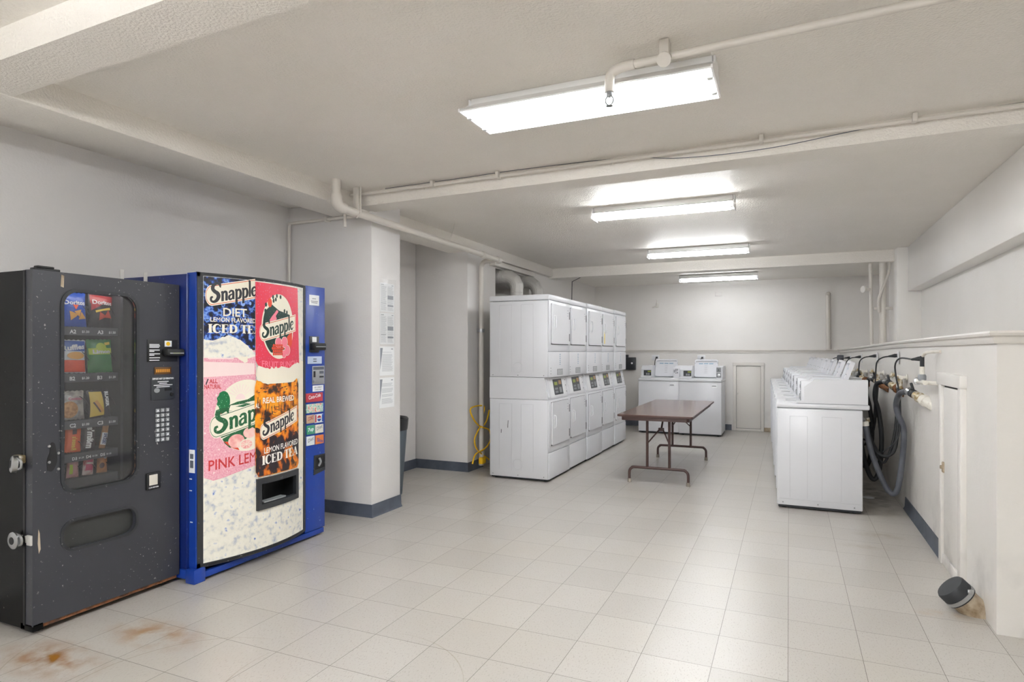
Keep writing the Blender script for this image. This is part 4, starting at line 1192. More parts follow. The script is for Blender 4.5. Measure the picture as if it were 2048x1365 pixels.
def script_word(A, word, x, z, h, slope, wd, squeeze=1.0, upto=99, ymax=9e9):
    """the flowing bold logo lettering, each letter a few brush strokes"""
    G = {
        'S': (.78, [([(.72, .80), (.66, .96), (.45, 1.02), (.22, .95), (.16, .76), (.30, .60), (.52, .46), (.60, .28), (.46, .08), (.22, .02), (.04, .12), (.05, .28), (.18, .30)], [.07, .13, .15, .19, .20, .22, .24, .22, .19, .15, .12, .12, .10]), ([(.62, 1.04), (.74, .98), (.74, .76)], [.05, .08, .05])]),
        'n': (.58, [([(.03, .52), (.12, .56), (.13, .0)], [.06, .14, .15]), ([(.14, .40), (.24, .55), (.38, .56), (.44, .44), (.44, .0)], [.07, .11, .14, .15, .15]), ([(.04, .0), (.23, .0)], .05), ([(.36, .0), (.54, .0)], .05)]),
        'a': (.56, [([(.08, .44), (.16, .55), (.32, .56), (.41, .45), (.41, .0)], [.09, .10, .12, .15, .15]), ([(.40, .34), (.22, .32), (.08, .22), (.10, .05), (.24, .02), (.38, .12)], [.06, .08, .13, .14, .10, .06]), ([(.36, .02), (.52, .03)], .06)]),
        'p': (.60, [([(.03, .52), (.12, .56), (.13, -.36)], [.06, .14, .15]), ([(.14, .42), (.26, .56), (.43, .52), (.50, .30), (.43, .06), (.27, .0), (.15, .10)], [.06, .11, .15, .17, .15, .10, .06]), ([(.02, -.36), (.26, -.36)], .05)]),
        'l': (.28, [([(.03, .98), (.12, 1.0), (.13, .0)], [.05, .14, .15]), ([(.03, .0), (.24, .0)], .05)]),
        'e': (.52, [([(.10, .30), (.42, .36), (.40, .52), (.25, .57), (.10, .46), (.07, .24), (.16, .04), (.32, .0), (.47, .14)], [.05, .07, .12, .11, .14, .16, .14, .10, .05])]),
    }
    cx = x
    f = A.P()
    for i, ch in enumerate(word):
        if i >= upto:
            break
        adv, st = G[ch]
        hh = h * (1.15 if ch == 'S' else 1.0)
        for (pts, ww) in st:
            P = [(cx + a * h * squeeze, z + b * hh + slope * (cx + a * h * squeeze - x)) for a, b in pts]
            W = [q * h * wd for q in ww] if isinstance(ww, list) else ww * h * wd
            A.stroke(P, W, f, 5)
        cx += adv * h * squeeze
    return cx

def slab_word(A, word, x, z, h, W, slope=0.):
    """heavy slab-serif capitals"""
    G = {'I': (.42, [([(.21, 0), (.21, 1)], .24)], [(.03, .39, 0), (.03, .39, 1)]),
         'C': (.74, [([(.66, .78), (.50, .98), (.30, .98), (.13, .75), (.13, .25), (.30, .02), (.50, .02), (.67, .22)], [.05, .07, .12, .24, .24, .12, .07, .05]), ([(.66, .66), (.66, 1.0)], .05)], []),
         'E': (.70, [([(.18, 0), (.18, 1)], .24), ([(.2, .5), (.48, .5)], .07), ([(.62, 0), (.62, .26)], .05), ([(.60, .76), (.60, 1)], .05), ([(.48, .38), (.48, .62)], .05)], [(.02, .64, 0), (.02, .62, 1)]),
         'D': (.80, [([(.18, 0), (.18, 1)], .24), ([(.2, .97), (.50, .92), (.66, .70), (.66, .30), (.50, .08), (.2, .03)], [.06, .12, .24, .24, .12, .06])], [(.02, .4, 0), (.02, .4, 1)]),
         'T': (.72, [([(.36, 0), (.36, 1)], .24), ([(.04, .70), (.04, 1)], .05), ([(.68, .70), (.68, 1)], .05)], [(.18, .54, 0), (.02, .70, 1)]),
         'A': (.84, [([(.10, 0), (.40, 1)], .07), ([(.40, 1), (.68, 0)], .24), ([(.2, .32), (.58, .32)], .06)], [(.0, .24, 0), (.50, .86, 0)]),
         ' ': (.30, [], [])}
    tot = sum(G[c][0] for c in word); k = W / (tot * h); cx = x; f = A.P()
    for ch in word:
        adv, st, ser = G[ch]
        T = lambda a, b: (cx + a * h * k, z + b * h + slope * (cx + a * h * k - x))
        for (pts, ww) in st:
            A.stroke([T(a, b) for a, b in pts], [q * h * k for q in ww] if isinstance(ww, list) else (ww * h * k), f, 1 if len(pts) == 2 else 5)
        for (a0, a1, b) in ser:
            A.stroke([T(a0, b), T(a1, b)], .07 * h, f, 1)
        cx += adv * h * k

def banner(A, lay, x0, z0, x1, h, slope, fillm, linem, clip=9):
    """slanted logo banner with rounded left end: outline, cream field, thin line"""
    for (g, m, dl) in ((.012, fillm, 0), (.006, linem, .3), (.002, fillm, .6)):
        A.at(lay + dl, m)
        P = []
        n = 8
        r = h / 2 + g
        for i in range(n + 1):
            an = math.radians(90 + 180 * i / n); P.append((x0 + r * .55 * math.cos(an), z0 + h / 2 + r * math.sin(an)))
        xr = min(x1 + g, clip)
        P.append((xr, z0 - g + slope * (xr - x0))); P.append((xr, z0 + h + g + slope * (xr - x0)))
        A.fill(P)

# cabinet
MB().box(.004, .06, .079, 1.13, .70, 1.86, .006).build('cabinet', M_BLUED, bv)
bs = MB().box(.02, .02, .018, 1.13, .68, .03)
bs.box(.0, -.012, .018, 1.135, .03, .056, .004).box(.002, .031, .02, .03, .70, .076, .004).box(1.105, .031, .02, 1.133, .70, .076, .004)
bs.build('base_frame', M_BLUE, bv)
MB().box(-.004, -.016, .0, .075, .06, .085, .004).build('base_corner', M_BLUE, bv)
for (px, py) in ((.05, .05), (1.08, .05), (.05, .62), (1.08, .62)):
    MB().cyl((px, py, 0), (px, py, .02), .025, n=10).build('levelling_foot', M_RUB, bv)
MB().box(.03, .06, .075, .95, .10, .11).build('kick_gap', M_BLK, bv)
# door: blue sides, bulging black frame, picture panel with a delivery opening
SA0, SA1, SZ0, SZ1 = .345, .722, .37, .552
door = MB()
AS = [-.03 + i * (.895 / 30) for i in range(31)]
top = [(a + .06, bul(a)) for a in AS]
poly = top + [(AS[-1] + .06, .06), (AS[0] + .06, .06)]
MB().prism([(p[0], p[1]) for p in top] + [(x, y + .012) for x, y in top[::-1]], XYZ, 1.845, 1.872).build('top_bar', M_FRAME, bv)
cap = MB().prism(poly, XYZ, 1.858, 1.866); cap.build('door_top', M_FRAME, bv)
MB().prism([(p[0], p[1]) for p in top] + [(x, y + .012) for x, y in top[::-1]], XYZ, .082, .112).build('bottom_bar', M_FRAME, bv)
MB().prism(poly, XYZ, .090, .098).build('door_bottom', M_BLK, bv)
def postbar(a0, a1, name):
    n = 4; f = [(a0 + (a1 - a0) * i / n + .06, bul(a0 + (a1 - a0) * i / n)) for i in range(n + 1)]
    return MB().prism(f + [(x, y + .03) for x, y in f[::-1]], XYZ, .083, 1.87).build(name, M_FRAME, bv)
postbar(-.03, .012, 'frame_post'); postbar(.815, .865, 'frame_post')
MB().box(.022, .004, .085, .034, .075, 1.868).build('door_side', M_BLUE, bv)
MB().box(.920, .0, .085, .930, .075, 1.868).build('door_side', M_FRAME, bv)
# picture panel sheet (cells left out where the delivery opening is)
ac = sorted(set([round(.008 + i * .0405, 4) for i in range(21)] + [SA0, SA1])); zc = [.107, SZ0, SZ1, .75, 1.0, 1.25, 1.5, 1.85]
A = Art(); A.at(0, 0)
for i in range(len(ac) - 1):
    for j in range(len(zc) - 1):
        if ac[i] >= SA0 - 1e-6 and ac[i + 1] <= SA1 + 1e-6 and zc[j] == SZ0:
            continue
        A.add([(ac[i], 0, zc[j]), (ac[i + 1], 0, zc[j]), (ac[i + 1], 0, zc[j + 1]), (ac[i], 0, zc[j + 1])], [(0, 1, 2, 3)])
ART = [A_ICE, A_TEAB, A_PINK, A_PALE, A_RED, A_AMB, A_AMBD, A_CRM, A_ORG, A_INK, A_GRN, A_DGR, A_TREE, A_BRN, A_REDT, A_LEM, A_WHT, A_PNKF, A_SCR, A_BLUL]
(ICE, TEAB, PINK, PALE, RED, AMB, AMBD, CRM, ORG, INK, GRN, DGR, TREE, BRN, REDT, LEM, WHT, PNKF, SCR, BLUL) = range(20)
rn = random.Random(11)
def jag(p0, p1, n, amp):
    out = []
    for i in range(n + 1):
        t = i / n; out.append((p0[0] + (p1[0] - p0[0]) * t, p0[1] + (p1[1] - p0[1]) * t + (rn.uniform(-amp, amp) if 0 < i < n else 0)))
    return out
# cream strip down the right side
A.at(1, CRM).fill([(.74, .56), (.818, .56), (.818, 1.32), (.755, 1.34)])
# night-blue iced tea panel
A.at(1, TEAB).fill([(.009, 1.36), (.325, 1.36), (.325, 1.848), (.009, 1.848)])
A.at(1.5, INK)
for k in range(16):                     # bare branches
    x = rn.uniform(.01, .31); z = rn.uniform(1.42, 1.84); an = rn.uniform(0, PI)
    A.stroke([(x, z), (min(.32, max(.01, x + .05 * math.cos(an))), z + .05 * math.sin(an) * (1 if z < 1.79 else -1))], rn.uniform(.002, .006), A.P(), 1)
for (x, z, r) in ((.24, 1.70, .022), (.29, 1.70, .012)):
    A.at(1.5, BLUL).fill(ell(x, z, r * .7, r, 12))
# logo banner one
banner(A, 2, .052, 1.682, .325, .105, .23, CRM, ORG, .325)
A.at(3, INK); script_word(A, 'Snapple', .045, 1.690, .095, .23, 1.06, .78)
A.at(2.5, CRM).text('DIET', A.P(), .116, 1.612, .050, .150, .018)
A.text('LEMON FLAVORED', A.P(), .044, 1.575, .027, .285, .02)
slab_word(A, 'ICED TEA', .030, 1.508, .050, .34)
# everything past the can edge of this first panel is covered by the red can below
# ice heap and pink can
A.at(2, PINK).fill([(.009, .625), (.06, .60), (.13, .612), (.20, .63), (.33, .655), (.33, 1.40), (.009, 1.40)])
A.at(2.3, PALE).fill([(.009, 1.235), (.32, 1.245), (.32, 1.315), (.009, 1.33)])
heap = jag((.009, 1.467), (.07, 1.463), 5, .006) + jag((.10, 1.475), (.149, 1.494), 4, .006) + jag((.19, 1.478), (.219, 1.467), 3, .005) + jag((.26, 1.435), (.326, 1.385), 5, .008) + jag((.326, 1.36), (.21, 1.345), 5, .012) + jag((.20, 1.352), (.009, 1.352), 4, .002)
A.at(3, ICE).fill(heap)
A.at(3.3, CRM).fill([(.20, 1.355), (.27, 1.36), (.27, 1.325), (.25, 1.318), (.235, 1.33), (.215, 1.34)])
A.at(3.3, PALE).fill([(.03, 1.345), (.18, 1.343), (.18, 1.352), (.03, 1.354)])
A.at(3, REDT).text('ALL', A.P(), .038, 1.197, .026, .045, .02)
A.text('NATURAL', A.P(), .012, 1.163, .026, .092, .02)
A.at(3.2, INK).stroke([(.02, 1.19), (.032, 1.225)], .006, A.P(), 1)
# lemonade ellipse
CX, CZ_, RX, RZ = .268, .985, .203, .228
def clipx(P, xm):
    return [(min(x, xm), z) for x, z in P]
A.at(3, CRM).fill(clipx(ell(CX, CZ_, RX, RZ, 48), .335))
A.at(3.3, PALE)
for k in range(9):
    an = math.radians(35 + k * 15)
    A.stroke([(.225 + .035 * math.cos(an), 1.10 + .035 * math.sin(an)), (.225 + .085 * math.cos(an), 1.10 + .085 * math.sin(an))], .004, A.P(), 1)
A.at(3.3, PALE).fill(ell(.222, 1.09, .032, .036, 20, 0, 180))
A.at(3.4, GRN).fill([(.12, 1.045), (.20, 1.075), (.335, 1.095), (.335, 1.08), (.25, 1.065), (.335, 1.045), (.335, 1.03), (.22, 1.03), (.30, 1.005), (.335, 1.0), (.335, .98), (.20, .985), (.068, 1.00), (.075, 1.03)])
A.at(3.6, CRM).fill([(.16, 1.055), (.26, 1.06), (.19, 1.045), (.28, 1.035), (.15, 1.02), (.20, 1.01), (.10, 1.00), (.15, 1.03)])
A.at(3.7, GRN).fill([(.27, 1.085), (.335, 1.12), (.335, 1.075), (.28, 1.072)])
A.at(3.8, TREE).fill([(.118 + .038 * math.cos(t * PI / 10) * (1 + .10 * math.sin(t * 3)), 1.085 + .062 * math.sin(t * PI / 10)) for t in range(20)])
A.at(3.7, BRN).fill([(.092, 1.04), (.106, 1.04), (.104, .985), (.094, .985)])
A.at(3.4, GRN).fill([p for p in ell(CX, CZ_, RX - .004, RZ - .004, 40, 183, 215)] + [(.335, .93), (.335, 1.0), (.1, .98)])
A.at(3.5, GRN).fill([(.11, .85), (.335, .96), (.335, .88), (.20, .80), (.155, .79), (.125, .82)])
A.at(3.5, SCR).fill([p for p in ell(CX, CZ_, RX - .003, RZ - .003, 16, 222, 255)] + [(.18, .83), (.13, .83)])
A.at(3.8, LEM).fill(ell(.197, .828, .052, .043, 24)); A.fill(ell(.285, .872, .045, .035, 24))
A.at(4.0, CRM).fill(ell(.262, .80, .046, .034, 24)); A.at(4.2, LEM).fill(ell(.262, .80, .040, .028, 24))
A.at(4.3, CRM)
for k in range(8):
    an = k * PI / 4
    A.stroke([(.262, .80), (.262 + .038 * math.cos(an), .80 + .027 * math.sin(an))], .003, A.P(), 1)
banner(A, 4.4, .075, .870, .335, .115, .26, CRM, GRN, .335)
A.at(5.2, GRN); script_word(A, 'Snap', .066, .885, .115, .26, 1.15, .92)
A.at(3, REDT).text('PINK LEMO', A.P(), .034, .663, .062, .36, .012, .07)
# water beads
A.at(2.6, PALE)
for k in range(90):
    x = rn.uniform(.012, .30); z = rn.uniform(.64, 1.33)
    if ((x - CX) / RX) ** 2 + ((z - CZ_) / RZ) ** 2 > 1.05:
        r = rn.choice((.0025, .003, .004, .0065)); A.fill(ell(x, z, r * .8, r, 8))
# red fruit punch can
A.at(6, RED).fill([(.324, 1.843), (.730, 1.838), (.752, 1.30), (.70, 1.272), (.56, 1.262), (.42, 1.272), (.345, 1.30), (.326, 1.33)])
A.at(6.4, CRM).fill(ell(.522, 1.560, .152, .218, 48))
A.at(6.7, DGR).fill(ell(.522, 1.560, .142, .206, 24, 150, 238) + [(.60, 1.37), (.66, 1.60), (.63, 1.645), (.52, 1.668), (.455, 1.705), (.40, 1.66)])
A.at(6.9, PNKF).fill([(.50, 1.672), (.515, 1.66), (.49, 1.63), (.50, 1.61), (.44, 1.565), (.41, 1.57), (.455, 1.625), (.48, 1.65)])
A.at(7.0, SCR).fill(ell(.438, 1.715, .018, .03, 16)); A.at(7.0, DGR)
for (x, z) in ((.40, 1.66), (.41, 1.64), (.465, 1.755), (.49, 1.74), (.50, 1.765), (.535, 1.76), (.575, 1.668), (.60, 1.66), (.405, 1.70), (.47, 1.73)):
    A.fill(ell(x, z, .009, .014, 10))
A.at(6.9, SCR).fill([(.60, 1.49), (.66, 1.54), (.658, 1.44), (.63, 1.41), (.61, 1.44)])
A.at(7.2, PNKF)
for (x, z, r) in ((.515, 1.452, .034), (.575, 1.455, .036), (.605, 1.40, .034), (.57, 1.375, .026)):
    A.at(7.2, CRM).fill(ell(x, z, r * .85 + .003, r + .003, 18)); A.at(7.4, PNKF).fill(ell(x, z, r * .85, r, 18))
for r_ in range(4):
    for c in range(6 - r_ % 2 - (1 if r_ == 0 else 0)):
        A.at(7.5, SCR).fill(ell(.462 + .019 * c + .009 * (r_ % 2) + (.01 if r_ == 0 else 0), 1.375 + .019 * r_, .0095, .0105, 10))
A.at(6.9, CRM).fill(ell(.522, 1.560, .146, .210, 16, 245, 300) + [(.60, 1.385), (.45, 1.38)])
banner(A, 7.7, .385, 1.470, .690, .095, .24, CRM, ORG)
A.at(8.6, DGR); script_word(A, 'Snapple', .375, 1.480, .092, .24, 1.06, .83)
A.at(7, PNKF).text('FRUIT PUNCH', A.P(), .372, 1.283, .040, .345, .014, 0, False, -.010)
# crushed ice on the bottle
A.at(9, CRM).fill(jag((.322, 1.245), (.345, 1.30), 3, .004) + jag((.40, 1.283), (.56, 1.288), 9, .010) + jag((.60, 1.282), (.74, 1.31), 8, .010) + [(.805, 1.29), (.80, 1.23)] + jag((.735, 1.20), (.70, 1.195), 3, .008) + jag((.67, 1.18), (.44, 1.178), 3, .002) + jag((.42, 1.175), (.34, 1.20), 4, .008))
# amber tea bottle
A.at(8, AMB).fill([(.330, 1.205), (.72, 1.205), (.738, 1.16), (.742, .60), (.72, .575), (.345, .575), (.325, .61), (.316, 1.10), (.318, 1.16)])
A.at(8.3, AMBD).fill(jag((.322, .90), (.40, .86), 4, .02) + jag((.45, .82), (.60, .85), 5, .02) + jag((.62, .88), (.741, .80), 4, .02) + [(.741, .60), (.72, .578), (.345, .578), (.327, .61)])
A.at(8.4, INK)
for k in range(26):
    x = rn.uniform(.33, .70); z = rn.uniform(1.11, 1.19); A.fill([(x, z), (x + rn.uniform(.015, .045), z + .003), (x + .01, z - .006)])
for k in range(30):                     # rigging and masts
    x = rn.uniform(.33, .71); z = rn.uniform(.93, 1.03); A.stroke([(x, z), (x + rn.uniform(-.01, .01), z + rn.uniform(.02, .10))], rn.uniform(.002, .006), A.P(), 1)
for k in range(12):
    x = rn.uniform(.33, .66); z = rn.uniform(.95, 1.04); A.stroke([(x, z), (x + rn.uniform(.03, .07), z + rn.uniform(-.02, .0))], rn.uniform(.002, .004), A.P(), 1)
A.at(9.2, WHT).text('REAL BREWED', A.P(), .378, 1.052, .036, .300, .018)
A.at(9.2, WHT).text('AL', A.P(), .322, 1.025, .03, .03, .015)
banner(A, 9.3, .385, .825, .708, .085, .27, CRM, ORG)
A.at(10.2, INK); script_word(A, 'Snapple', .378, .838, .088, .27, 1.06, .87)
A.at(9.3, WHT).text('LEMON FLAVORED', A.P(), .388, .722, .036, .340, .016, .06)
slab_word(A, 'ICED TEA', .370, .650, .055, .355, .06)
A.bend(); A.build('picture_panel', ART, bv, smooth=0)
# delivery opening: liner, frame, flap ledge
ln = MB()
yb = .05
for (p, q) in (((SA0, SZ0), (SA1, SZ0)), ((SA1, SZ0), (SA1, SZ1)), ((SA1, SZ1), (SA0, SZ1)), ((SA0, SZ1), (SA0, SZ0))):
    ln.add([(p[0] + .06, bul(p[0]) , p[1]), (q[0] + .06, bul(q[0]), q[1]), (q[0] + .06, yb, q[1]), (p[0] + .06, yb, p[1])], [(0, 1, 2, 3)])
ln.add([(SA0 + .06, yb, SZ0), (SA1 + .06, yb, SZ0), (SA1 + .06, yb, SZ1), (SA0 + .06, yb, SZ1)], [(0, 1, 2, 3)])
ln.box(SA0 + .06 + .13, -.01, SZ0, SA0 + .06 + .14, yb, SZ1)
ln.build('delivery_chute', M_BLK, bv)
fr = MB()
def bar(a0, a1, z0, z1):
    n = 8; f = [(a0 + (a1 - a0) * i / n + .06, bul(a0 + (a1 - a0) * i / n) - .016) for i in range(n + 1)]
    fr.prism(f + [(x, y + .03) for x, y in f[::-1]], XYZ, z0, z1)
bar(SA0 - .012, SA0 + .022, SZ0 - .012, SZ1 + .012); bar(SA1 - .022, SA1 + .012, SZ0 - .012, SZ1 + .012); bar(SA0 + .022, SA1 - .022, SZ1 - .026, SZ1 + .012); bar(SA0 + .022, SA1 - .022, SZ0 - .012, SZ0 + .022)
fr.build('delivery_frame', M_FRAME, bv)
lg = MB(); n = 6; f = [(.40 + .20 * i / n + .06, bul(.40 + .20 * i / n) + .0) for i in range(n + 1)]
lg.prism(f + [(x, y + .05) for x, y in f[::-1]], XYZ, SZ0 + .026, SZ0 + .034); lg.build('delivery_flap', M_GREY, bv)
# right control column
RX0, RX1, RY = .932, 1.146, -.012
MB().box(RX0, RY, .06, RX1, .075, 1.876, .004).build('control_column', M_BLUE, bv)
def onp(mb, a0, a1, z0, z1, d=.004, bev=.0015):
    return mb.box(a0 + .06, RY - d, z0, a1 + .06, RY + .001, z1, bev)
s1 = onp(MB(), .915, 1.02, 1.735, 1.812, .002, 0).build('paper_notice', M_PAPER, bv)
q = MB()
for (z, a0, a1) in ((1.782, .945, .985), (1.763, .93, 1.005), (1.752, .935, 1.0)):
    onp(q, a0, a1, z, z + .006, .0026, 0)
q.build('printed_text', M_INK, s1)
bl = onp(MB(), .915, 1.015, 1.385, 1.505, .006).build('bill_plate', M_DKP, bv)
MB().box(.975, RY - .055, 1.40, 1.10, RY - .004, 1.455, .010).build('bill_acceptor', M_BLK, bl)
MB().box(.985, RY - .058, 1.424, 1.09, RY - .053, 1.430).build('bill_slot', M_GREY, bl)
onp(MB(), .94, .985, 1.462, 1.50, .008, 0).build('bill_sticker', M_PAPER, bl)
st = onp(MB(), .897, 1.048, 1.30, 1.355, .003, .001).build('blank_label', mat('pale_blue_label', '#b9c6dd', .4), bv)
q = MB(); onp(q, .955, .99, 1.315, 1.322, .0042, 0); onp(q, .955, .99, 1.332, 1.339, .0042, 0); q.build('label_mark', M_INKD, st)
cn = onp(MB(), .945, 1.075, 1.145, 1.283, .005).build('coin_panel', mat('coin_panel_silver', '#a9abae', .35, .5), bv)
onp(MB(), .952, 1.068, 1.255, 1.278, .0065, 0).build('panel_heading', M_INKD, cn)
onp(MB(), .955, .975, 1.20, 1.245, .0065, 0).build('coin_slot', M_BLK, cn)
onp(MB(), 1.02, 1.065, 1.225, 1.245, .0065, 0).build('display_window', M_INKD, cn)
onp(MB(), 1.02, 1.065, 1.195, 1.207, .0065, 0).build('return_slot', M_DKP, cn)
MB().rev([(.012, 0), (.012, .008), (.001, .010)], (.96 + .06, RY - .005, 1.17), (0, -1, 0), 14).build('coin_return_knob', M_STEEL, cn)
ll = onp(MB(), .95, 1.067, 1.092, 1.138, .002, 0).build('price_label', M_PAPER, bv)
q = MB(); q.text('USE CORRECT', FRONT(RY - .0026), 1.068, 1.118, .010, cx=True, width=.085).text('CHANGE ONLY', FRONT(RY - .0026), 1.068, 1.101, .010, cx=True, width=.075); q.build('printed_text', M_INKD, ll)
def sel(a0, a1, z0, z1, m, txt=None, tm=None, slope=0, extra=None):
    o = onp(MB(), a0, a1, z0, z1, .007, .002).build('selection_button', m, bv)
    if txt:
        MB().text(txt, FRONT(RY - .0078), (a0 + a1) / 2 + .06, (z0 + z1) / 2 - .012, .026, width=(a1 - a0) * .72, bold=.02, cx=True, slope=slope).build('button_print', tm, o)
    if extra:
        extra(o)
    return o
B_RED = mat('button_red', '#b13a44', .3); B_TAN = mat('button_tan', '#cfae93', .3); B_WH = mat('button_white', '#dde3e6', .3); B_GR = mat('button_green', '#3f8f6e', .3); B_OR = mat('button_orange', '#e07a3c', .3)
B_BL = mat('button_blue', '#2b4f9e', .3); B_MIX = art('button_mixed', '#9ec7bb', .3, 40, [(.35, '#d7716a'), (.45, '#e8ddd0'), (.52, '#6fb39c'), (.6, '#cfd9d0'), (.7, '#3f8f86')])
B_CRM = mat('button_cream', '#dcd7c8', .3)
sel(.875, 1.056, 1.017, 1.083, B_RED, 'Coca-Cola', M_PAPER, .12)
sel(.879, 1.06, .937, 1.003, B_MIX)
sel(.882, .962, .861, .923, B_TAN, 'COKE', B_RED, .2)
def globe(o):
    cx, cz_, r = 1.074, .889, .022
    MB().flat(ell(cx, cz_, r, r, 20, 10, 170), FRONT(RY - .0078)).build('button_print', B_RED, o)
    MB().flat(ell(cx, cz_, r, r, 20, 190, 350), FRONT(RY - .0078)).build('button_print', B_BL, o)
    MB().box(1.030, RY - .0078, .862, 1.044, RY - .0069, .918).build('button_print', B_RED, o)
    MB().box(1.104, RY - .0078, .862, 1.118, RY - .0069, .918).build('button_print', B_BL, o)
sel(.968, 1.06, .857, .921, B_WH, None, None, 0, globe)
sel(.883, .966, .779, .846, B_GR, '7up', M_PAPER, .1)
sel(.974, 1.062, .779, .843, B_CRM, 'Diet', M_INK, .3)
sel(.883, .966, .698, .766, B_WH, 'Diet', M_GREY, .3)
sel(.979, 1.065, .697, .763, B_OR, 'Slice', B_BL, -.25)
cr = MB().prism([(.96, .47), (1.084, .49), (1.084, .615), (.965, .615)], lambda a, b, h: (a + .06, RY - h, b), -.001, .004, holes=[[(.975, .505), (1.078, .515), (1.078, .603), (.978, .603)]]).build('coin_return', M_FRAME, bv)
MB().box(1.035, RY - .0005, .50, 1.14, RY + .0015, .605).build('coin_return_cup', M_BLK, cr)
MB().tube([(1.075, RY - .002, .53), (1.085, RY - .012, .56), (1.08, RY - .004, .59)], .008, 8, 4).build('return_lever', M_GREY, cr)
# left side lock plate
lp = MB().box(.0195, .010, .66, .023, .058, .80, .002).build('side_plate', M_PAPER, bv)
lp2 = MB(); lp2.box(.0185, .02, .69, .0197, .048, .735).box(.0185, .02, .745, .0197, .048, .775); lp2.build('plate_print', M_INKD, lp)
for (yy, zz) in ((.035, .55), (.03, .36), (.035, .62)):
    MB().box(.0205, yy, zz, .0225, yy + .02, zz + .006).build('paint_chip', M_PAPER, bv)
for (xx, yy) in ((.06, .60), (.20, .66)):
    pass

# ------------------------------------------------------------------ snack machine (front towards +X)
sv = thing('snack_vending_machine', 'charcoal snack vending machine with tall glass window and keypad', 'vending machine', (-3.36, 1.835, 0), PI / 2)
W, D, H0, H1 = .80, .68, .03, 1.79
cbn = MB()
cbn.box(0, .065, H0, .02, D, H1).box(W - .02, .065, H0, W, D, H1).box(.02, .065, H0, W - .02, D, H0 + .03).box(.02, .065, H1 - .02, W - .02, D, H1).box(.02, D - .02, H0 + .03, W - .02, D, H1 - .02)
cbn.build('cabinet', M_VBS, sv)
lin_ = MB()
lin_.box(.03, .66, .5, .60, .655, 1.77).box(.595, .066, .5, .60, .655, 1.77).box(.03, .066, .5, .035, .655, 1.77).box(.03, .066, .575, .60, .655, .58).box(.03, .066, 1.755, .60, .655, 1.76)
lin_.build('cavity_liner', M_VIN, sv)
win = rrect(.137, .672, .533, 1.703, .075, 8); flp = rrect(.137, .375, .529, .525, .062, 8)
MB().prism([(0, .05), (W, .05), (W, H1 + .002), (0, H1 + .002)], lambda a, b, h: (a, h, b), 0, .06, holes=[win, flp]).build('door', M_VB, sv)
MB().prism(rrect(.127, .662, .543, 1.713, .083, 8), lambda a, b, h: (a, h, b), -.006, .002, holes=[rrect(.143, .678, .527, 1.697, .071, 8)]).build('window_gasket', M_FRAME, sv)
MB().prism(rrect(.140, .675, .530, 1.700, .073, 8), lambda a, b, h: (a, h, b), .012, .016).build('window_glass', M_GLASS, sv)
MB().prism(rrect(.127, .366, .539, .534, .070, 8), lambda a, b, h: (a, h, b), -.005, .002, holes=[rrect(.141, .380, .525, .520, .060, 8)]).build('flap_bezel', M_FRAME, sv)
MB().prism(flp, lambda a, b, h: (a, h + .0 * b, b), .030, .038).build('delivery_flap', scuffed('flap_grey', '#333433', '#8a8985', .4), sv)
MB().box(.01, .012, .03, W - .01, .06, .05).build('kick_rail', M_RUST, sv)
MB().box(0, .0, .022, .05, .10, .06, .004).build('kick_corner', M_VBS, sv)
for (px, py) in ((.06, .08), (W - .06, .08), (.06, .6), (W - .06, .6)):
    MB().cyl((px, py, 0), (px, py, .03), .025, n=10).build('levelling_foot', M_RUB, sv)
MB().box(-.004, .055, .05, .004, .070, H1).build('door_seam', M_BLK, sv)
MB().box(.02, .02, H1 + .002, .14, .06, H1 + .016, .004).box(.03, .015, H1 + .014, .11, .05, H1 + .026, .006).build('top_latch', M_BLK, sv)
for xx in (.545, .69):
    MB().box(xx, .16, H1, xx + .022, .166, H1 + .075, .001).build('steel_strap', M_GALV, sv)
# hinge bolts and scraped patch
for (bx_, bz) in ((.075, .92), (.075, .84), (.118, .88), (.118, .80)):
    MB().rev([(.008, 0), (.006, .004), (.001, .005)], (bx_, 0, bz), (0, -1, 0), 10).build('bolt', M_STEEL, sv)
MB().prism([(.128, 1.72), (.143, 1.715), (.145, 1.775), (.132, 1.78)], lambda a, b, h: (a, -h, b), 0, .001).build('bare_patch', M_CONC, sv)
MB().prism([(.088, .40), (.096, .42), (.092, .50), (.086, .52), (.083, .45)], lambda a, b, h: (a - .06, -h, b), 0, .0008).build('bare_patch', M_CONC, sv)
# shelves, coils, price strips
rows = [('A', 1.50, [('A2', .285), ('A3', .43)], '$1.50'), ('B', 1.25, [('B2', .285), ('B3', .43)], '$1.20'), ('C', 1.00, [('C2', .285), ('C3', .43)], '$1.00'), ('D', .825, [('D3', .283), ('D4', .355), ('D5', .432)], '$1.25'), ('E', .69, [('E3', .283), ('E4', .355), ('E5', .432)], '')]
for (rw, z, slots, pr) in rows:
    sh = MB().box(.045, .12, z + .018, .50, .60, z + .023).box(.045, .115, z - .022, .50, .121, z + .023).build('shelf', M_VIN, sv)
    if pr:
        q = MB()
        for (nm, xx) in slots:
            n3 = len(slots) == 3
            q.text(nm, FRONT(.1143), xx - (.030 if n3 else .045), z - .012, .015 if n3 else .019, bold=.03)
            q.text(pr, FRONT(.1143), xx + (.003 if n3 else .018), z - .008, .0085 if n3 else .012, bold=.02)
        q.build('price_strip', M_PAPER, sh)
    for (nm, xx) in slots:
        r = .062 if len(slots) == 2 else .030
        q = MB().tube([(xx + r * math.cos(k * PI / 6), .128 + .0105 * k * (.062 / r) ** .2, z + .03 + r + r * math.sin(k * PI / 6)) for k in range(37)], .0022, 6, 1)
        q.build('coil', M_SEAM, sh)
MB().box(.505, .10, .60, .52, .62, 1.74).build('side_guide', M_VIN, sv)
lampm = bpy.data.materials.new('dim_lamp'); lampm.use_nodes = True
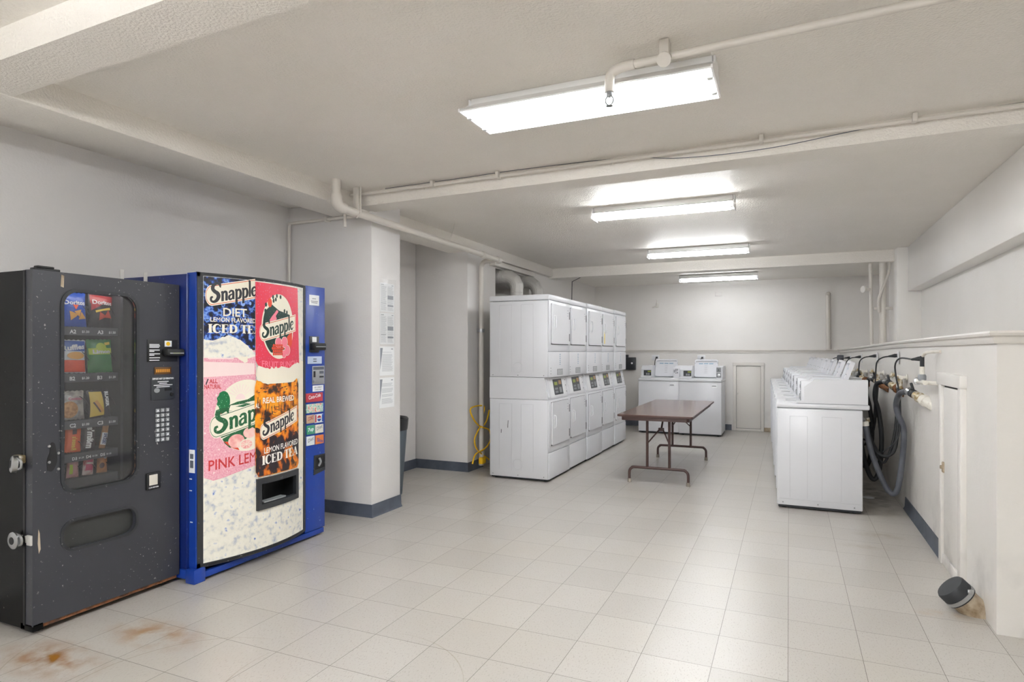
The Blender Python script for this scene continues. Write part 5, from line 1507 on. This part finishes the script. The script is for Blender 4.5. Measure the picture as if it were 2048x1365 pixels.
lampm.node_tree.nodes['Principled BSDF'].inputs['Emission Color'].default_value = (1, .93, .85, 1)
lampm.node_tree.nodes['Principled BSDF'].inputs['Emission Strength'].default_value = 2.0
MB().cyl((.06, .085, 1.725), (.56, .085, 1.725), .013, n=12).build('interior_lamp', lampm, sv)
MB().box(.14, .07, .60, .53, .20, .665, .004).build('sill', mat('sill_grey', '#6e6f76', .5), sv)
# bill validator, display, coin plate, keypad, return
bp = MB().box(.592, -.004, 1.332, .785, .001, 1.460, .002).build('bill_plate', M_BLK, sv)
q = MB()
for (z, w_) in ((1.432, .062), (1.424, .066), (1.416, .06), (1.40, .064), (1.392, .03), (1.378, .066), (1.370, .03), (1.355, .066), (1.341, .062)):
    q.box(.604, -.0052, z - .0025, .604 + w_, -.0041, z + .0022)
q.build('printed_text', M_PAPER, bp)
MB().box(.70, -.0055, 1.42, .745, -.004, 1.455).build('bill_picture', M_PAPER, bp)
MB().prism(ell(.722, 1.437, .013, .012, 14), lambda a, b, h: (a, -h, b), .0055, .0062).build('bill_emblem', M_YEL, bp)
MB().box(.685, -.05, 1.365, .80, -.004, 1.408, .010).build('bill_acceptor', M_BLK, bp)
MB().box(.70, -.0525, 1.378, .79, -.048, 1.385).build('bill_slot', M_GREY, bp)
for k in range(4):
    MB().box(.722 + k * .012, -.0530, 1.380, .729 + k * .012, -.0522, 1.3835).build('arrow_light', M_LED, bp)
dp = MB().box(.637, -.004, 1.258, .745, .001, 1.300, .002).build('amber_display', mat('amber_bezel', '#5b3a12', .3), sv)
q = MB()
for k in range(8):
    q.box(.645 + k * .0115, -.0048, 1.270, .653 + k * .0115, -.0041, 1.288)
q.build('display_digits', mat('amber_digit', '#c98a2a', .4), dp)
cp = MB().box(.615, -.005, 1.108, .768, .001, 1.246, .002).build('coin_plate', M_DKP, sv)
q = MB(); q.text('DEPOSIT ANY COMBINATION', FRONT(-.0058), .69, 1.228, .010, width=.135, bold=.03, cx=True)
for (z, w_) in ((1.215, .07), (1.205, .05), (1.195, .12), (1.185, .085)):
    q.box(.69 - w_ / 2, -.0058, z - .002, .69 + w_ / 2, -.0051, z + .002)
q.build('printed_text', M_PAPER, cp)
MB().box(.70, -.0065, 1.16, .745, -.005, 1.176).build('coin_slot', M_BLK, cp)
MB().rev([(.012, 0), (.010, .006), (.001, .007)], (.745, -.005, 1.138), (0, -1, 0), 12).build('return_knob', M_BLK, cp)
MB().prism(ell(.65, 1.165, .018, .014, 14), lambda a, b, h: (a, -h, b), .005, .0062).build('coin_entry', M_GREY, cp)
KEYS = ['A12', 'B34', 'C56', 'D78', 'E90', 'F*#', 'GHJ']
for r in range(7):
    for c in range(3):
        x = .645 + c * .0315; z = 1.058 - r * .0285
        kk = MB().box(x, -.006, z - .0215, x + .0235, .001, z, .002).build('key', mat_key, sv) if False else MB().box(x, -.006, z - .0215, x + .0235, .001, z, .002).build('key', M_GREY, sv)
        MB().text(KEYS[r][c], FRONT(-.0066), x + .0118, z - .017, .012, bold=.04, cx=True).build('key_mark', M_PAPER, kk)
rb = MB().box(.583, -.012, .598, .672, .001, .694, .005).build('return_bezel', M_BLK, sv)
MB().box(.597, -.016, .622, .648, -.011, .682, .003).build('return_button', mat('button_ivory', '#d8d3c8', .4), rb)
MB().text('COIN RETURN', FRONT(-.0126), .625, .605, .008, width=.06, bold=.02, cx=True).build('printed_text', M_PAPER, rb)
# hasp on the side
hs = MB().box(-.004, .0, .455, .001, .085, .49, .002).box(-.012, -.006, .448, -.002, .03, .498, .003).build('hasp', M_GALV, sv)
MB().prism([(p.x, p.y) for p in smooth_path([(.066, .80, 0), (.090, .795, 0), (.112, .84, 0), (.108, .89, 0), (.10, .93, 0), (.082, .935, 0), (.076, .89, 0), (.064, .85, 0), (.066, .80, 0)], 5)[:-1]], lambda a, b, h: (a, -h, b), 0, .0009).build('paint_patch', M_BLK, sv)
MB().box(-.03, .05, .845, .0, .11, .885, .006).build('lock_boss', M_BRASS, sv)
def padlock(label, x, y, z, flip):
    t = thing('padlock', label, 'padlock', (x, y, z), 0, 'round padlocks on the snack machine')
    t.scale = (1.15, 1.15, 1.15)
    ax = (0, -1, 0) if not flip else (-.35, -.9, .1)
    MB().rev([(.030, -.013), (.036, -.009), (.036, .009), (.030, .013), (.001, .013)], (0, 0, 0), ax, 28).build('disc_body', M_STEEL, t)
    MB().rev([(.016, .013), (.016, .0145), (.001, .0145)], (0, 0, 0), ax, 18).build('keyway_cover', M_BLK, t)
    MB().tube([(.012, 0, .028), (.045, 0, .018), (.045, 0, -.012), (.012, 0, -.022)], .005, 8, 4).build('shackle', M_STEEL, t)
    return t
padlock('round steel disc padlock on the lower hasp of the snack machine', -3.452, 1.808, .470, False)
padlock('steel padlock seen edge-on at the upper latch of the snack machine', -3.432, 1.795, .845, True)

# ------------------------------------------------------------------ snacks behind the glass: each one an object
def bag_geo(w_, h, th, wav=.0):
    """pillow bag: bulging middle, crimped flat ends"""
    vs = []; fs = []; NX, NZ = 12, 14
    for side in (-1, 1):
        for j in range(NZ + 1):
            v = j / NZ
            for i in range(NX + 1):
                u = i / NX
                e = (math.sin(PI * u) ** .5) * (math.sin(PI * v) ** .6)
                px = (u - .5) * w_ * (1 - .06 * math.sin(PI * v)); pz = v * h
                if j in (0, NZ):
                    pz += .0025 * ((i % 2) * 2 - 1)
                vs.append((px, side * th / 2 * e, pz))
    n1 = (NX + 1) * (NZ + 1)
    for s in (0, 1):
        for j in range(NZ):
            for i in range(NX):
                a = s * n1 + j * (NX + 1) + i
                f = (a, a + 1, a + NX + 2, a + NX + 1)
                fs.append(f if s else f[::-1])
    return vs, fs
def on_bag(w_, h, th):
    def f(a, b):
        u = a / w_ + .5; v = b / h
        e = (max(0, math.sin(PI * min(1, max(0, u)))) ** .5) * (max(0, math.sin(PI * min(1, max(0, v)))) ** .6)
        return (a * (1 - .06 * math.sin(PI * v)), -th / 2 * e - .0012, b)
    return f
FM = {}
def foil(name, col, col2=None):
    if name not in FM:
        FM[name] = mat('foil_' + name, col, .28, bump=(35, .35, .01)) if not col2 else mat('foil_' + name, col, .28, bump=(35, .35, .01), vary=(25, col2, .45, .6))
    return FM[name]
def snack(name, label, cat, x, z, w_, h, th, base, prints, tilt=0., lean=0.):
    """prints: list of (part name, material, draw(MB, f))"""
    wx = -3.36 - .155; wy = 1.835 + x
    t = thing(name, label, cat, (wx, wy, z + .0245), PI / 2, 'snacks in the snack machine')
    t.rotation_euler = (lean, tilt, PI / 2)
    vs, fs = bag_geo(w_, h, th)
    MB().add(vs, fs).build('wrapper', base, t)
    f = on_bag(w_, h, th)
    for k, (pn, m, dr) in enumerate(prints):
        q = MB(); dr(q, lambda a, b: (a, 0, b))
        o = MB()
        for fc in q.f:
            dy = q.v[fc[0]][1] - .0006 * k
            for p1 in strips([(q.v[i][0], q.v[i][2]) for i in fc], 0, .010):
                for p2 in strips(p1, 1, .012):
                    o.add([(f(a, b)[0], f(a, b)[1] + dy, f(a, b)[2]) for a, b in p2], [tuple(range(len(p2)))])
        o.build(pn, m, t, smooth=0)
    return t
def band(z0, z1, w_):
    def d(q, f):
        n = 10
        for i in range(n):
            for j in range(3):
                a0, a1 = -w_ / 2 * .985 + w_ * .985 * i / n, -w_ / 2 * .985 + w_ * .985 * (i + 1) / n
                b0, b1 = z0 + (z1 - z0) * j / 3, z0 + (z1 - z0) * (j + 1) / 3
                q.add([f(a0, b0), f(a1, b0), f(a1, b1), f(a0, b1)], [(0, 1, 2, 3)])
    return d
up = lambda f, k=.0012: (lambda a, b: (f(a, b)[0], f(a, b)[1] - k, f(a, b)[2]))
P_SIL = mat('print_silver', '#d4d6da', .35); P_YEL = mat('print_yellow', '#e3c34c', .4); P_CHIP = mat('print_chip', '#d9a04a', .5); P_REDC = mat('print_red_chip', '#c0452f', .5); P_WHT = mat('print_plain_white', '#eef0f0', .4)
P_ORC = mat('print_tangerine', '#e2562c', .4); P_LIME = mat('print_lime', '#b5cb3d', .4); P_DG = mat('print_bag_green', '#2f7a3c', .4); P_CREAMC = mat('print_biscuit', '#cf9f6a', .6, vary=(60, '#a8763f', .4, .6)); P_NAVY = mat('print_navy', '#26356e', .4)
P_BRN = mat('print_chocolate', '#4a2a1e', .4); P_MAG = mat('print_magenta', '#c2406a', .4)
tri = lambda cx, cz_, s, r=0: [(cx + s * math.cos(math.radians(90 + r + 120 * k)), cz_ + s * math.sin(math.radians(90 + r + 120 * k))) for k in range(3)]
snack('chip_bag', 'blue bag of tortilla chips on the top shelf of the snack machine', 'chips', .285, 1.50, .135, .185, .05, foil('blue', '#234fae'), [
    ('bag_logo', P_SIL, lambda q, f: q.text('Doritos', f, 0, .118, .022, width=.112, bold=.03, cx=True)),
    ('logo_triangle', P_ORC, lambda q, f: q.flat(tri(0, .108, .018, 180), f)),
    ('chip_picture', P_CHIP, lambda q, f: (q.flat(tri(-.015, .06, .030, 40), f), q.flat(tri(.035, .055, .026, 10), f), q.flat(tri(.012, .075, .024, 75), up(f))))], 0, -.06)
snack('chip_bag', 'red and black bag of tortilla chips on the top shelf of the snack machine', 'chips', .425, 1.50, .135, .19, .05, foil('black', '#26252b', '#34323a'), [
    ('bag_top', foil('red', '#a32d35'), lambda q, f: (band(.13, .178, .13)(q, f), q.flat([(-.06, .13), (.0, .13), (-.06, .09)], f))),
    ('bag_logo', P_SIL, lambda q, f: q.text('Doritos', up(f), 0, .128, .022, width=.11, bold=.03, cx=True)),
    ('flavour_flash', P_YEL, lambda q, f: q.stroke([(-.04, .085), (.0, .098), (.045, .108)], [.012, .010, .014], f)),
    ('chip_picture', P_REDC, lambda q, f: (q.flat(tri(-.005, .062, .028, 30), f), q.flat(tri(.030, .07, .030, 0), up(f))))], .05, -.06)
snack('chip_bag', 'blue, white and red-orange bag of chips on the second shelf', 'chips', .275, 1.25, .145, .18, .05, foil('white', '#d9dde2'), [
    ('bag_top', foil('blue2', '#2c5bb0'), band(.118, .174, .138)), ('bag_bottom', foil('orange', '#d94f2e'), band(.006, .07, .138)),
    ('bag_logo', P_WHT, lambda q, f: q.text('Ruffles', up(f), 0, .118, .026, width=.125, bold=.04, cx=True, slope=.12)),
    ('chip_picture', P_CHIP, lambda q, f: q.flat(ell(.01, .094, .048, .020, 18), f))], .02, -.06)
snack('chip_bag', 'green bag with lime picture on the second shelf of the snack machine', 'chips', .427, 1.25, .14, .185, .05, foil('green', '#2f7f3f'), [
    ('lime_band', P_LIME, band(.10, .135, .134)), ('lime_slice', P_LIME, lambda q, f: q.flat(ell(.0, .135, .030, .030, 20, 0, 180), f)),
    ('yellow_flash', P_YEL, lambda q, f: q.flat([(.02, .165), (.055, .170), (.055, .155), (.025, .15)], f)),
    ('bag_logo', P_SIL, lambda q, f: q.text('Limon', up(f), 0, .106, .020, width=.10, bold=.04, cx=True)),
    ('chip_picture', P_DG, lambda q, f: (q.flat(ell(-.025, .055, .032, .028, 18), f), q.flat(ell(.035, .06, .026, .030, 18), up(f))))], -.02, -.06)
snack('cookie_pack', 'clear pack with a big round cookie on the third shelf', 'cookies', .272, 1.00, .14, .155, .045, foil('clear', '#b9b4ae', '#8f8b88'), [
    ('cookie', P_CREAMC, lambda q, f: q.flat(ell(-.018, .055, .045, .045, 26), f)), ('pack_print', P_MAG, lambda q, f: q.text('Cookies', f, .015, .106, .014, width=.075, bold=.02, cx=True))], .0, -.06)
snack('wafer_pack', 'yellow wafer pack with white lettered black edge on the third shelf', 'wafers', .425, 1.00, .125, .155, .04, foil('black', '#26252b'), [
    ('pack_field', P_YEL, lambda q, f: q.flat([(-.058, .008), (.018, .012), (.014, .142), (-.052, .148)], f)),
    ('wafer_picture', P_CHIP, lambda q, f: q.flat([(-.035, .09), (-.02, .10), (.016, .035), (.0, .022)], up(f))),
    ('wafer_edge', P_BRN, lambda q, f: q.stroke([(-.04, .088), (-.005, .03)], .008, up(f, .002), 1)),
    ('pack_name', P_WHT, lambda q, f: q.text('RUGER', lambda a, b: f(.030 + (b - 0) * 1.0, .140 - a), 0, 0, .022, width=.085, bold=.05))], -.06, -.06)
snack('candy_pack', 'orange peanut butter cup pack on the fourth shelf', 'candy', .278, .825, .085, .145, .03, foil('orange2', '#e0622a'), [
    ('pack_name', P_YEL, lambda q, f: q.text("Reese's", lambda a, b: f(b - .012, .012 + a), 0, 0, .026, width=.072, bold=.03)),
    ('cup_picture', P_BRN, lambda q, f: q.flat([(-.012, .095), (.012, .098), (.014, .125), (-.01, .122)], f))], .07, -.06)
snack('candy_pack', 'dark brown pack with white lettering on the fourth shelf', 'candy', .357, .825, .075, .145, .03, foil('choc', '#3a3338'), [
    ('pack_name', P_WHT, lambda q, f: q.text("m&m's", lambda a, b: f(b - .014, .012 + a), 0, 0, .036, width=.115, bold=.05))], .10, -.06)
snack('candy_bar', 'slim bar with blue lettered label leaning on the fourth shelf', 'candy', .435, .825, .036, .13, .024, foil('tan', '#b98a5a'), [
    ('bar_label', P_WHT, band(.02, .088, .034)), ('bar_name', P_NAVY, lambda q, f: q.text('SNICKERS', lambda a, b: f(.009 - (b - 0) * 1.0 + .0, .084 - a), 0, 0, .018, width=.058, bold=.05))], .22, -.06)
snack('pastry_roll', 'pink and yellow wrapped roll on the lowest shelf', 'candy', .278, .69, .065, .125, .03, foil('pinkroll', '#c99a96', '#a87a74'), [
    ('wrap_band', P_LIME, lambda q, f: q.flat([(-.022, .02), (-.006, .02), (-.008, .07), (-.022, .07)], f)), ('wrap_patch', P_SIL, lambda q, f: q.flat(ell(.008, .095, .015, .012, 12), f))], .05, -.06)
snack('pastry_roll', 'white and red wrapped roll on the lowest shelf', 'candy', .357, .69, .06, .13, .03, foil('redroll', '#d6c6c2', '#b94a55'), [
    ('wrap_band', P_MAG, lambda q, f: (q.flat([(-.02, .025), (.02, .025), (.02, .06), (-.02, .06)], f), q.flat([(-.015, .07), (.018, .07), (.018, .085), (-.015, .085)], f)))], .10, -.06)
snack('pastry_roll', 'orange-tan wrapped snack on the lowest shelf', 'candy', .435, .69, .06, .12, .03, foil('tanroll', '#c78a55', '#a0633a'), [
    ('wrap_badge', P_SIL, lambda q, f: q.flat(ell(.01, .085, .010, .010, 12), f)), ('wrap_patch', P_BRN, lambda q, f: q.flat(ell(-.008, .04, .014, .016, 12), f))], .06, -.06)
